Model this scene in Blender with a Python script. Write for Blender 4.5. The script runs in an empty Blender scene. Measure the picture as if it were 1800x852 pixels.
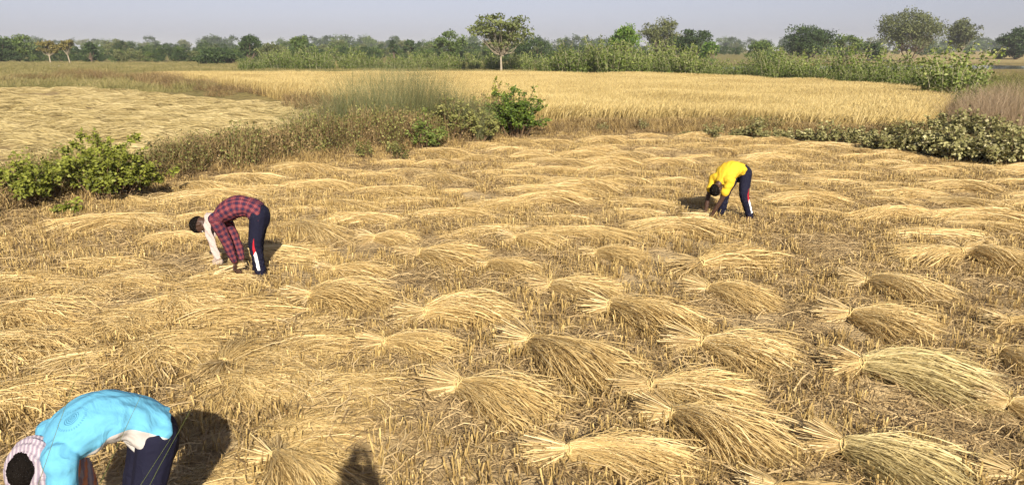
import bpy, math
import numpy as np
from mathutils import Vector, Matrix

# ------------------------------------------------------------------ camera, light
scene = bpy.context.scene
COL = scene.collection
CAM_H = 2.7
FOC = 1386.0                      # focal length in pixels of an 1800 wide picture
PITCH = math.atan((426 - 88) / FOC)
SUN_EL = math.radians(28)
SUN_AZ = math.radians(11.5)       # shadows run this far to the left of straight ahead

cam = bpy.data.cameras.new('camera')
cam.sensor_width = 36.0
cam.lens = 36.0 * FOC / 1800.0
cam.clip_start = 0.05
cam.clip_end = 6000
cam_ob = bpy.data.objects.new('camera', cam)
cam_ob.location = (0, 0, CAM_H)
cam_ob.rotation_euler = (math.pi / 2 - PITCH, 0, 0)
COL.objects.link(cam_ob)
scene.camera = cam_ob

world = bpy.data.worlds.new('World')
scene.world = world
world.use_nodes = True
wn = world.node_tree.nodes
wl = world.node_tree.links
bg = wn['Background']
sky = wn.new('ShaderNodeTexSky')
sky.sky_type = 'NISHITA'
sky.sun_disc = False
sky.sun_elevation = SUN_EL
sky.sun_rotation = math.pi - SUN_AZ
sky.altitude = 100
sky.air_density = 1.0
sky.dust_density = 1.0
sky.ozone_density = 1.5
hsv = wn.new('ShaderNodeHueSaturation')
hsv.inputs['Saturation'].default_value = 0.35
wl.new(sky.outputs['Color'], hsv.inputs['Color'])
tn = wn.new('ShaderNodeMix')
tn.data_type = 'RGBA'
tn.blend_type = 'MULTIPLY'
tn.inputs['Factor'].default_value = 1.0
tn.inputs['B'].default_value = (0.88, 0.89, 1.10, 1)
wl.new(hsv.outputs['Color'], tn.inputs['A'])
wl.new(tn.outputs['Result'], bg.inputs['Color'])
bg.inputs['Strength'].default_value = 0.05

sun = bpy.data.lights.new('sun', 'SUN')
sun.energy = 4.8
sun.angle = math.radians(0.6)
sun.color = (1.0, 0.92, 0.77)
sun_ob = bpy.data.objects.new('sun', sun)
sdir = Vector((-math.sin(SUN_AZ) * math.cos(SUN_EL), math.cos(SUN_AZ) * math.cos(SUN_EL), -math.sin(SUN_EL)))
sun_ob.rotation_euler = sdir.to_track_quat('-Z', 'Y').to_euler()
sun_ob.location = (0, -20, 30)
COL.objects.link(sun_ob)

vs = scene.view_settings
vs.view_transform = 'Standard'
vs.look = 'None'
vs.exposure = 0.9
vs.gamma = 1.0
scene.cycles.use_denoising = True
scene.cycles.max_bounces = 4
scene.cycles.diffuse_bounces = 2
scene.cycles.use_adaptive_sampling = True
scene.cycles.adaptive_threshold = 0.03
scene.cycles.transparent_max_bounces = 4
scene.cycles.volume_bounces = 0

rng = np.random.default_rng(11)


def pix(x, y, z=0.0):
    """point at height z seen at picture position x, y"""
    r = (x - 900) / FOC
    u = (426 - y) / FOC
    wu = u * math.cos(PITCH) - math.sin(PITCH)
    fw = math.cos(PITCH) + u * math.sin(PITCH)
    t = (z - CAM_H) / wu
    return np.array([r * t, fw * t, z])


def pixd(x, y, Y):
    """point seen at picture position x, y standing Y metres ahead"""
    r = (x - 900) / FOC
    u = (426 - y) / FOC
    wu = u * math.cos(PITCH) - math.sin(PITCH)
    fw = math.cos(PITCH) + u * math.sin(PITCH)
    t = Y / fw
    return np.array([r * t, Y, CAM_H + wu * t])


def to_px(p):
    p = np.atleast_2d(p)
    dx, dy, dz = p[:, 0], p[:, 1], p[:, 2] - CAM_H
    d = dy * math.cos(PITCH) - dz * math.sin(PITCH)
    u = dy * math.sin(PITCH) + dz * math.cos(PITCH)
    d = np.where(d < 0.05, 0.05, d)
    return np.stack([900 + FOC * dx / d, 426 - FOC * u / d], 1)


# ------------------------------------------------------------------ noise, polygons
def _hash(ix, iy, s):
    n = (ix * 374761393 + iy * 668265263 + s * 974711) & 0x7fffffff
    n = ((n ^ (n >> 13)) * 1274126177) & 0x7fffffff
    return ((n ^ (n >> 16)) & 0xffff) / 65535.0


def vnoise(x, y, s=0):
    ix = np.floor(x).astype(np.int64)
    iy = np.floor(y).astype(np.int64)
    fx, fy = x - ix, y - iy
    fx = fx * fx * (3 - 2 * fx)
    fy = fy * fy * (3 - 2 * fy)
    a = _hash(ix, iy, s); b = _hash(ix + 1, iy, s)
    c = _hash(ix, iy + 1, s); d = _hash(ix + 1, iy + 1, s)
    return (a + (b - a) * fx) * (1 - fy) + (c + (d - c) * fx) * fy


def inside(poly, x, y):
    res = np.zeros(np.shape(x), bool)
    n = len(poly)
    for i in range(n):
        x0, y0 = poly[i][:2]
        x1, y1 = poly[(i + 1) % n][:2]
        if y0 == y1:
            continue
        c = ((y0 > y) != (y1 > y)) & (x < (x1 - x0) * (y - y0) / (y1 - y0) + x0)
        res ^= c
    return res


def line_dist(line, x, y):
    best = np.full(np.shape(x), 1e9)
    for (x0, y0), (x1, y1) in zip(line[:-1], line[1:]):
        dx, dy = x1 - x0, y1 - y0
        t = np.clip(((x - x0) * dx + (y - y0) * dy) / (dx * dx + dy * dy), 0, 1)
        best = np.minimum(best, np.hypot(x - x0 - t * dx, y - y0 - t * dy))
    return best


def pl(pts):
    return [tuple(pix(*p)[:2]) for p in pts]


# ------------------------------------------------------------------ layout of the land
BANK = pl([(-500, 470), (-60, 390), (0, 372), (140, 343), (290, 316), (450, 290), (600, 274), (760, 256), (900, 237), (1000, 231),
           (1250, 233), (1500, 246), (1600, 258), (1800, 280), (2200, 330)])
BANK_FAR = pl([(-300, 152), (0, 147), (130, 142), (260, 146), (420, 168), (560, 181), (640, 215), (700, 240)])
RICE = pl([(720, 250), (880, 237), (1000, 229), (1260, 230), (1500, 241), (1580, 240)]) + \
    pl([(1655, 165, .8), (1648, 152, .8), (1450, 138, .8), (1250, 129, .8), (1080, 126, .8), (900, 124, .8), (600, 123, .8), (265, 123, .8),
        (330, 138, .5), (470, 166, .3), (580, 180, .3), (650, 214, .1)])
CUT = pl([(-700, 150, .1), (0, 154, .1), (120, 153, .1), (250, 160, .1), (420, 177, .1), (570, 188, .1), (600, 215, .1), (500, 226, .1), (300, 272, .1), (0, 300, .1), (-500, 370, .1)])
FRONT = [p for p in BANK] + [(24, 3.0), (-24, 3.0)]
POND = [(-24, 122), (40, 112), (64, 118), (100, 118), (190, 135), (190, 165), (85, 152), (40, 142), (-24, 134)]


def gz(x, y):
    x = np.asarray(x, float); y = np.asarray(y, float)
    z = np.zeros(np.broadcast(x, y).shape)
    d = line_dist(BANK, x, y)
    z = z + .26 * np.exp(-(d / .75) ** 2)
    d2 = line_dist(BANK_FAR, x, y)
    z = z + .30 * np.exp(-(d2 / 1.2) ** 2)
    # road embankment under the photographer
    z = z + 1.12 * (1 - np.clip((y - .15) / 2.6, 0, 1) ** 1.0 * np.clip((y - .15) / 2.6, 0, 1) * (3 - 2 * np.clip((y - .15) / 2.6, 0, 1)) / np.maximum(np.clip((y - .15) / 2.6, 0, 1), 1e-6))
    # the land rises a little far out
    far = np.clip((y - 150) / 120, 0, 1)
    z = z + 1.0 * far * far * (3 - 2 * far) + .5 * np.clip((y - 270) / 500, 0, 1)
    near = np.clip((60 - y) / 30, 0, 1)
    z = z + near * (.045 * (vnoise(x * 1.3, y * 1.3, 3) - .5) + .035 * (vnoise(x * 5, y * 5, 5) - .5) + .028 * (vnoise(x * 11, y * 11, 8) - .5))
    z = z + .25 * (vnoise(x / 9, y / 9, 9) - .5) * np.clip((y - 80) / 30, 0, 1)
    pd = inside(POND, x, y)
    z = np.where(pd, -.5, z)
    return z


def gz1(x, y):
    return float(gz(np.array([x]), np.array([y]))[0])


# ------------------------------------------------------------------ materials
def new_mat(name):
    m = bpy.data.materials.new(name)
    m.use_nodes = True
    nt = m.node_tree
    return m, nt, nt.nodes, nt.links, nt.nodes['Principled BSDF']


def ramp_node(nodes, stops):
    r = nodes.new('ShaderNodeValToRGB')
    e = r.color_ramp.elements
    e[0].position, e[0].color = stops[0][0], (*stops[0][1], 1)
    e[1].position, e[1].color = stops[-1][0], (*stops[-1][1], 1)
    for p, c in stops[1:-1]:
        q = e.new(p)
        q.color = (*c, 1)
    return r


def tint_mat(name, stops, rough=.65, trans=0.0, vary=.18, spec=.25, patch=0.0):
    """colour taken from the 'tint' value each stalk or leaf carries, shifted a little for each object"""
    m, nt, n, l, b = new_mat(name)
    at = n.new('ShaderNodeAttribute')
    at.attribute_name = 'tint'
    oi = n.new('ShaderNodeObjectInfo')
    mr = n.new('ShaderNodeMapRange')
    mr.inputs['To Min'].default_value = -vary
    mr.inputs['To Max'].default_value = vary
    l.new(oi.outputs['Random'], mr.inputs['Value'])
    ad = n.new('ShaderNodeMath')
    ad.operation = 'ADD'
    ad.use_clamp = True
    l.new(at.outputs['Fac'], ad.inputs[0])
    l.new(mr.outputs['Result'], ad.inputs[1])
    last = ad.outputs[0]
    if patch:
        geo = n.new('ShaderNodeNewGeometry')
        ns = n.new('ShaderNodeTexNoise')
        ns.inputs['Scale'].default_value = .22
        ns.inputs['Detail'].default_value = 4
        l.new(geo.outputs['Position'], ns.inputs['Vector'])
        m2 = n.new('ShaderNodeMapRange')
        m2.inputs['From Min'].default_value = .3
        m2.inputs['From Max'].default_value = .7
        m2.inputs['To Min'].default_value = -patch
        m2.inputs['To Max'].default_value = patch
        l.new(ns.outputs['Fac'], m2.inputs['Value'])
        a2 = n.new('ShaderNodeMath')
        a2.use_clamp = True
        l.new(last, a2.inputs[0])
        l.new(m2.outputs['Result'], a2.inputs[1])
        last = a2.outputs[0]
    r = ramp_node(n, stops)
    l.new(last, r.inputs['Fac'])
    l.new(r.outputs['Color'], b.inputs['Base Color'])
    b.inputs['Roughness'].default_value = rough
    b.inputs['Specular IOR Level'].default_value = spec
    if trans:
        t = n.new('ShaderNodeBsdfTranslucent')
        l.new(r.outputs['Color'], t.inputs['Color'])
        mx = n.new('ShaderNodeMixShader')
        mx.inputs[0].default_value = trans
        l.new(b.outputs[0], mx.inputs[1])
        l.new(t.outputs[0], mx.inputs[2])
        l.new(mx.outputs[0], n['Material Output'].inputs['Surface'])
    return m


STRAW = tint_mat('straw', [(0, (.14, .088, .033)), (.25, (.36, .24, .092)), (.6, (.57, .405, .17)), (.9, (.72, .545, .26)), (1, (.77, .61, .33))], .5, .24, .05, .35)
STRAW_BUTT = tint_mat('straw_butt', [(0, (.20, .125, .05)), (.35, (.42, .29, .125)), (.75, (.64, .48, .23)), (1, (.78, .63, .37))], .45, .1, .05, .35)
STRAW_GREEN = tint_mat('straw_greenish', [(0, (.15, .11, .045)), (.3, (.38, .295, .125)), (.6, (.58, .46, .21)), (1, (.74, .61, .32))], .5, .24, .05, .35)
LAID = tint_mat('laid_rice', [(0, (.14, .10, .038)), (.3, (.28, .21, .085)), (.65, (.42, .33, .145)), (1, (.56, .455, .235))], .55, .2, .14, .25, .16)
STUBBLE = tint_mat('stubble', [(0, (.15, .09, .033)), (.4, (.36, .245, .09)), (.8, (.56, .41, .165)), (1, (.66, .51, .24))], .6, .1, .12)
LITTER = tint_mat('litter', [(0, (.16, .10, .045)), (.5, (.36, .25, .115)), (1, (.62, .46, .24))], .7, 0, .12)
RICEM = tint_mat('standing_rice', [(0, (.22, .155, .055)), (.4, (.43, .315, .12)), (.75, (.56, .435, .185)), (1, (.64, .51, .25))], .55, .2, .12, .25, .16)
BUSHG = tint_mat('bright_leaf', [(0, (.05, .056, .012)), (.45, (.155, .175, .026)), (.8, (.29, .31, .05)), (1, (.41, .41, .09))], .55, .3, .05)
BUSHD = tint_mat('deep_leaf', [(0, (.03, .05, .010)), (.45, (.075, .12, .018)), (.8, (.165, .225, .035)), (1, (.27, .31, .07))], .55, .25, .05)
WEEDG = tint_mat('weed_leaf', [(0, (.06, .058, .018)), (.4, (.135, .13, .038)), (.8, (.245, .25, .075)), (1, (.44, .42, .14))], .6, .2, .15)
WEEDB = tint_mat('dry_weed', [(0, (.065, .042, .02)), (.4, (.175, .115, .05)), (.8, (.34, .245, .11)), (1, (.48, .37, .18))], .7, .1, .18)
HAZYG = tint_mat('feather_grass', [(0, (.09, .10, .04)), (.5, (.175, .185, .08)), (1, (.31, .30, .15))], .6, .3, .1)
PINKG = tint_mat('purple_grass', [(0, (.15, .105, .06)), (.5, (.32, .235, .145)), (1, (.50, .39, .26))], .6, .3, .12)
PALEL = tint_mat('pale_shrub_leaf', [(0, (.06, .062, .02)), (.3, (.19, .18, .065)), (.65, (.34, .315, .13)), (.88, (.44, .40, .20)), (1, (.58, .53, .31))], .6, .2, .06)
CANEL = tint_mat('cane_leaf', [(0, (.05, .08, .015)), (.45, (.115, .16, .03)), (.8, (.21, .255, .06)), (1, (.34, .36, .12))], .55, .3, .14)
GREENG = tint_mat('green_grass', [(0, (.12, .11, .04)), (.45, (.22, .20, .07)), (.7, (.32, .27, .11)), (1, (.42, .34, .16))], .6, .25, .2, .2, .2)
TREE_MATS = {
    'dark': tint_mat('dark_tree_leaf', [(0, (.016, .030, .010)), (.5, (.038, .066, .020)), (1, (.085, .12, .036))], .6, .2, .08),
    'mid': tint_mat('mid_tree_leaf', [(0, (.035, .06, .015)), (.5, (.085, .13, .03)), (1, (.18, .22, .06))], .6, .25, .08),
    'olive': tint_mat('olive_tree_leaf', [(0, (.05, .06, .025)), (.5, (.11, .125, .045)), (1, (.21, .22, .09))], .6, .25, .08),
    'bright': tint_mat('bright_tree_leaf', [(0, (.03, .065, .01)), (.5, (.08, .15, .02)), (1, (.18, .26, .05))], .5, .25, .08),
    'light': tint_mat('light_tree_leaf', [(0, (.06, .075, .022)), (.5, (.125, .15, .045)), (1, (.23, .25, .085))], .6, .3, .05),
    'yellow': tint_mat('yellow_tree_leaf', [(0, (.09, .08, .02)), (.5, (.19, .16, .045)), (1, (.30, .25, .09))], .6, .25, .05),
}


def plain_mat(name, col, rough=.7, bump=0, bscale=20, var=0.0, spec=.3):
    m, nt, n, l, b = new_mat(name)
    b.inputs['Base Color'].default_value = (*col, 1)
    b.inputs['Roughness'].default_value = rough
    b.inputs['Specular IOR Level'].default_value = spec
    if bump or var:
        ns = n.new('ShaderNodeTexNoise')
        ns.inputs['Scale'].default_value = bscale
        ns.inputs['Detail'].default_value = 5
        tc = n.new('ShaderNodeTexCoord')
        l.new(tc.outputs['Object'], ns.inputs['Vector'])
        if bump:
            bp = n.new('ShaderNodeBump')
            bp.inputs['Strength'].default_value = bump
            bp.inputs['Distance'].default_value = .02
            l.new(ns.outputs['Fac'], bp.inputs['Height'])
            l.new(bp.outputs[0], b.inputs['Normal'])
        if var:
            r = ramp_node(n, [(.3, tuple(c * (1 - var) for c in col)), (.7, tuple(min(1, c * (1 + var)) for c in col))])
            l.new(ns.outputs['Fac'], r.inputs['Fac'])
            l.new(r.outputs['Color'], b.inputs['Base Color'])
    return m


BARK = plain_mat('pale_bark', (.30, .25, .18), .85, .5, 9, .25)
BARKD = plain_mat('dark_bark', (.14, .10, .07), .85, .5, 9, .25)
STEM = plain_mat('brown_stem', (.17, .11, .06), .8, 0, 9, .2)
CANE = plain_mat('pale_cane', (.36, .33, .20), .8, 0, 5, .2)
TIE = plain_mat('straw_tie', (.54, .40, .17), .55, .3, 60, .25)

# soil: the colour of each stretch of land comes from a painted-on land type, relief and mottling from noise
SOIL, nt, n, l, b = new_mat('soil')
at = n.new('ShaderNodeAttribute'); at.attribute_name = 'land'
tc = n.new('ShaderNodeTexCoord')
ns = n.new('ShaderNodeTexNoise'); ns.inputs['Scale'].default_value = 2.2; ns.inputs['Detail'].default_value = 9; ns.inputs['Roughness'].default_value = .65
l.new(tc.outputs['Object'], ns.inputs['Vector'])
r = ramp_node(n, [(.30, (.40, .37, .34)), (.42, (.72, .70, .68)), (.52, (.98, .98, .98)), (.7, (1.22, 1.2, 1.16))])
l.new(ns.outputs['Fac'], r.inputs['Fac'])
mx = n.new('ShaderNodeMix'); mx.data_type = 'RGBA'; mx.blend_type = 'MULTIPLY'; mx.inputs['Factor'].default_value = 1
l.new(at.outputs['Color'], mx.inputs['A']); l.new(r.outputs['Color'], mx.inputs['B'])
l.new(mx.outputs['Result'], b.inputs['Base Color'])
b.inputs['Roughness'].default_value = .9
b.inputs['Specular IOR Level'].default_value = .15
vo = n.new('ShaderNodeTexVoronoi'); vo.feature = 'DISTANCE_TO_EDGE'; vo.inputs['Scale'].default_value = 5.5
l.new(tc.outputs['Object'], vo.inputs['Vector'])
vr = n.new('ShaderNodeMapRange'); vr.inputs['From Max'].default_value = .06
l.new(vo.outputs['Distance'], vr.inputs['Value'])
n2 = n.new('ShaderNodeTexNoise'); n2.inputs['Scale'].default_value = 28; n2.inputs['Detail'].default_value = 6
l.new(tc.outputs['Object'], n2.inputs['Vector'])
mm = n.new('ShaderNodeMath'); mm.operation = 'MULTIPLY_ADD'; mm.inputs[1].default_value = .35
l.new(vr.outputs['Result'], mm.inputs[0]); l.new(n2.outputs['Fac'], mm.inputs[2])
bp = n.new('ShaderNodeBump'); bp.inputs['Strength'].default_value = .9; bp.inputs['Distance'].default_value = .035
l.new(mm.outputs[0], bp.inputs['Height']); l.new(bp.outputs[0], b.inputs['Normal'])

WATER, nt, n, l, b = new_mat('pond_water')
b.inputs['Base Color'].default_value = (.10, .11, .10, 1)
b.inputs['Roughness'].default_value = .08
ns = n.new('ShaderNodeTexNoise'); ns.inputs['Scale'].default_value = 3
bp = n.new('ShaderNodeBump'); bp.inputs['Strength'].default_value = .05
l.new(ns.outputs['Fac'], bp.inputs['Height']); l.new(bp.outputs[0], b.inputs['Normal'])


# ------------------------------------------------------------------ mesh helpers
class MB:
    def __init__(self):
        self.v, self.t, self.f4, self.f3, self.n = [], [], [], [], 0

    def add(self, V, F, tint=.5):
        V = np.asarray(V, float).reshape(-1, 3)
        F = np.asarray(F, np.int64)
        self.v.append(V)
        self.t.append(np.broadcast_to(np.asarray(tint, float), (len(V),)).copy() if np.ndim(tint) == 0 else np.asarray(tint, float).ravel())
        (self.f4 if F.shape[1] == 4 else self.f3).append(F + self.n)
        self.n += len(V)

    def ribbons(self, C, w, side, tint):
        """C strands x points x 3, w strands x points, side strands x 3"""
        S, K = C.shape[:2]
        if side.ndim == 2:
            side = side[:, None, :]
        o = side * w[..., None] * .5
        V = np.stack([C - o, C + o], 2)                      # S K 2 3
        idx = np.arange(S * K * 2).reshape(S, K, 2)
        F = np.stack([idx[:, :-1, 0], idx[:, :-1, 1], idx[:, 1:, 1], idx[:, 1:, 0]], -1).reshape(-1, 4)
        tt = np.broadcast_to(tint[:, None, None] if tint.ndim == 1 else tint[..., None], (S, K, 2))
        self.add(V.reshape(-1, 3), F, np.clip(tt, 0, 1).reshape(-1))

    def leaves(self, P, D, N, L, W, tint, fold=.18):
        """kite shaped leaves: base point, direction, normal, length, width"""
        D = D / (np.linalg.norm(D, axis=1, keepdims=True) + 1e-9)
        S = np.cross(D, N)
        S /= (np.linalg.norm(S, axis=1, keepdims=True) + 1e-9)
        N = np.cross(S, D)
        L = L[:, None]; W = W[:, None]
        m = P + D * L * .45
        V = np.stack([P, m + S * W * .5 + N * W * fold, P + D * L, m - S * W * .5 + N * W * fold], 1)
        F = np.arange(len(P) * 4).reshape(-1, 4)
        self.add(V.reshape(-1, 3), F, np.repeat(np.clip(tint, 0, 1), 4))

    def tube(self, C, r, sides=6, tint=.5):
        C = np.asarray(C, float); K = len(C)
        r = np.broadcast_to(np.asarray(r, float), (K,))
        T = np.gradient(C, axis=0)
        T /= (np.linalg.norm(T, axis=1, keepdims=True) + 1e-9)
        ref = np.array([.31, .95, .05]) if abs(T[0, 2]) > .7 else np.array([.05, .1, 1.0])
        A = np.cross(T, ref); A /= (np.linalg.norm(A, axis=1, keepdims=True) + 1e-9)
        B = np.cross(T, A)
        th = np.linspace(0, 2 * math.pi, sides, endpoint=False)
        V = C[:, None] + r[:, None, None] * (np.cos(th)[None, :, None] * A[:, None] + np.sin(th)[None, :, None] * B[:, None])
        idx = np.arange(K * sides).reshape(K, sides)
        nx = np.roll(idx, -1, 1)
        F = np.stack([idx[:-1], nx[:-1], nx[1:], idx[1:]], -1).reshape(-1, 4)
        self.add(V.reshape(-1, 3), F, tint)

    def mesh(self, name, mat, smooth=False):
        V = np.concatenate(self.v); T = np.concatenate(self.t)
        fs = [f for f in self.f4] + [f for f in self.f3]
        tot = np.concatenate([np.full(len(f), f.shape[1]) for f in fs])
        loops = np.concatenate([f.ravel() for f in fs])
        return raw_mesh(name, V, loops, tot, {'tint': T}, mat, smooth)


def raw_mesh(name, V, loops, tot, attrs, mat, smooth=False):
    m = bpy.data.meshes.new(name)
    m.vertices.add(len(V)); m.vertices.foreach_set('co', np.asarray(V, np.float32).ravel())
    if len(loops):
        m.loops.add(len(loops)); m.loops.foreach_set('vertex_index', np.asarray(loops, np.int32))
        st = np.concatenate([[0], np.cumsum(tot)[:-1]])
        m.polygons.add(len(tot)); m.polygons.foreach_set('loop_start', st.astype(np.int32))
        m.polygons.foreach_set('loop_total', np.asarray(tot, np.int32))
    for k, a in (attrs or {}).items():
        a = np.asarray(a)
        if a.ndim == 1:
            m.attributes.new(k, 'FLOAT', 'POINT').data.foreach_set('value', a.astype(np.float32))
        else:
            m.attributes.new(k, 'FLOAT_COLOR', 'POINT').data.foreach_set('color', a.astype(np.float32).ravel())
    m.update(calc_edges=True)
    if smooth and len(m.polygons):
        m.polygons.foreach_set('use_smooth', np.ones(len(m.polygons), bool))
    if mat:
        m.materials.append(mat)
    return m


def obj(name, mesh, parent=None, loc=None, rotz=None):
    o = bpy.data.objects.new(name, mesh)
    COL.objects.link(o)
    if parent:
        o.parent = parent
    if loc is not None:
        o.location = loc
    if rotz is not None:
        o.rotation_euler = (0, 0, rotz)
    return o


def tag(o, label=None, cat=None, group=None, kind=None):
    for k, v in (('label', label), ('category', cat), ('group', group), ('kind', kind)):
        if v:
            o[k] = v
    return o


ONES = 'first second third fourth fifth sixth seventh eighth ninth tenth eleventh twelfth thirteenth fourteenth fifteenth sixteenth seventeenth eighteenth nineteenth'.split()
TENS = {2: ('twentieth', 'twenty'), 3: ('thirtieth', 'thirty'), 4: ('fortieth', 'forty'), 5: ('fiftieth', 'fifty'), 6: ('sixtieth', 'sixty'), 7: ('seventieth', 'seventy'), 8: ('eightieth', 'eighty'), 9: ('ninetieth', 'ninety')}


def nth(i):
    i += 1
    if i < 20:
        return ONES[i - 1]
    t, o = divmod(i, 10)
    return TENS[t][0] if o == 0 else TENS[t][1] + '-' + ONES[o - 1]


def unit(n, g):
    v = g.normal(size=(n, 3))
    return v / np.linalg.norm(v, axis=1, keepdims=True)


def scatter(name, meshes, pts, rz, scl, idx, label, cat, tilt=None):
    """one object of countless pieces: copies of the given meshes stand on its points"""
    coll = bpy.data.collections.new(name + '_pieces')
    for i, m in enumerate(meshes):
        coll.objects.link(bpy.data.objects.new('%s_piece_%02d' % (name, i), m))
    me = raw_mesh(name, pts, [], [], {'scl': scl, 'pick': np.asarray(idx, float)}, None)
    rot = np.zeros((len(pts), 3), np.float32)
    rot[:, 2] = rz
    if tilt is not None:
        rot[:, 0] = tilt[:, 0]; rot[:, 1] = tilt[:, 1]
    me.attributes.new('rot', 'FLOAT_VECTOR', 'POINT').data.foreach_set('vector', rot.ravel())
    o = obj(name, me)
    ng = bpy.data.node_groups.new(name + '_nodes', 'GeometryNodeTree')
    ng.interface.new_socket('Geometry', in_out='INPUT', socket_type='NodeSocketGeometry')
    ng.interface.new_socket('Geometry', in_out='OUTPUT', socket_type='NodeSocketGeometry')
    N, L = ng.nodes, ng.links
    gi, go = N.new('NodeGroupInput'), N.new('NodeGroupOutput')
    ip = N.new('GeometryNodeInstanceOnPoints')
    ci = N.new('GeometryNodeCollectionInfo')
    ci.inputs['Collection'].default_value = coll
    ci.inputs['Separate Children'].default_value = True
    ci.inputs['Reset Children'].default_value = True
    ip.inputs['Pick Instance'].default_value = True

    def named(nm, ty):
        a = N.new('GeometryNodeInputNamedAttribute')
        a.data_type = ty
        a.inputs['Name'].default_value = nm
        return [s for s in a.outputs if s.enabled and s.name == 'Attribute'][0]
    L.new(gi.outputs[0], ip.inputs['Points'])
    L.new(ci.outputs[0], ip.inputs['Instance'])
    L.new(named('pick', 'FLOAT'), ip.inputs['Instance Index'])
    L.new(named('rot', 'FLOAT_VECTOR'), ip.inputs['Rotation'])
    L.new(named('scl', 'FLOAT'), ip.inputs['Scale'])
    L.new(ip.outputs[0], go.inputs[0])
    md = o.modifiers.new('pieces', 'NODES')
    md.node_group = ng
    tag(o, label, cat, None, 'stuff')
    return o


# ------------------------------------------------------------------ ground
def build_ground():
    ys = np.concatenate([np.linspace(-60, -2, 15), np.arange(-1.5, 3.2, .12), np.arange(3.2, 9, .045), np.arange(9, 14, .075), np.arange(14, 27, .13),
                         np.arange(27, 60, .5), np.arange(60, 130, 1.5), np.arange(130, 300, 6), np.geomspace(300, 4500, 24)])
    s = np.linspace(-1, 1, 301)
    g = np.sign(s) * (.42 * np.abs(s) + .58 * np.abs(s) ** 4)
    Y = np.repeat(ys[:, None], len(s), 1)
    Wd = 26 + np.clip(ys, 0, None) * 1.5
    Wd = np.where((ys > 0) & (ys < 26), 16 + ys * 1.9, Wd)
    Wd = np.maximum.accumulate(Wd) if False else Wd
    X = Wd[:, None] * g[None, :]
    X = X + 0
    Z = gz(X, Y)
    land = np.zeros(X.shape + (4,)); land[..., 3] = 1
    land[..., :3] = (.45, .33, .172)                          # bare dry paddy mud
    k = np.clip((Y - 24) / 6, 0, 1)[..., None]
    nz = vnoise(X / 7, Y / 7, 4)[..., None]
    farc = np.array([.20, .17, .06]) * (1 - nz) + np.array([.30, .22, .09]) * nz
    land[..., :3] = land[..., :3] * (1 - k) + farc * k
    d = np.exp(-(line_dist(BANK, X, Y) / 1.0) ** 2)[..., None]
    land[..., :3] = land[..., :3] * (1 - d) + np.array([.19, .125, .06]) * d
    c = inside(CUT, X, Y)[..., None]
    land[..., :3] = np.where(c, np.array([.34, .25, .115]), land[..., :3])
    c = inside(RICE, X, Y)[..., None]
    land[..., :3] = np.where(c, np.array([.40, .28, .10]), land[..., :3])
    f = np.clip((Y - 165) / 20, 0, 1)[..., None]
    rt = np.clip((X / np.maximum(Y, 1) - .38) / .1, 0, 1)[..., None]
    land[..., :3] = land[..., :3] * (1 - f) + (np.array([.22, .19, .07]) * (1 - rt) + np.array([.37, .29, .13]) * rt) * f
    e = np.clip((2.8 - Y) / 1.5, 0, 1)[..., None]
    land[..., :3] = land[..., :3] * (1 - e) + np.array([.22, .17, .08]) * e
    R, Cn = X.shape
    idx = np.arange(R * Cn).reshape(R, Cn)
    F = np.stack([idx[:-1, :-1], idx[:-1, 1:], idx[1:, 1:], idx[1:, :-1]], -1).reshape(-1, 4)
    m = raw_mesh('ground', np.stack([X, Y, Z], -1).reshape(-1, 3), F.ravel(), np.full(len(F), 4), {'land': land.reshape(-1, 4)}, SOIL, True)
    tag(obj('ground', m), 'dry mud of the harvested paddy field and land beyond', None, None, 'structure')


build_ground()
pm = raw_mesh('pond_water', [(-30, 105, -.12), (195, 105, -.12), (195, 172, -.12), (-30, 172, -.12)], [0, 1, 2, 3], [4], {}, WATER)
tag(obj('pond_water', pm), 'still grey pond water behind the cane shrubs', None, None, 'structure')


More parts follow.
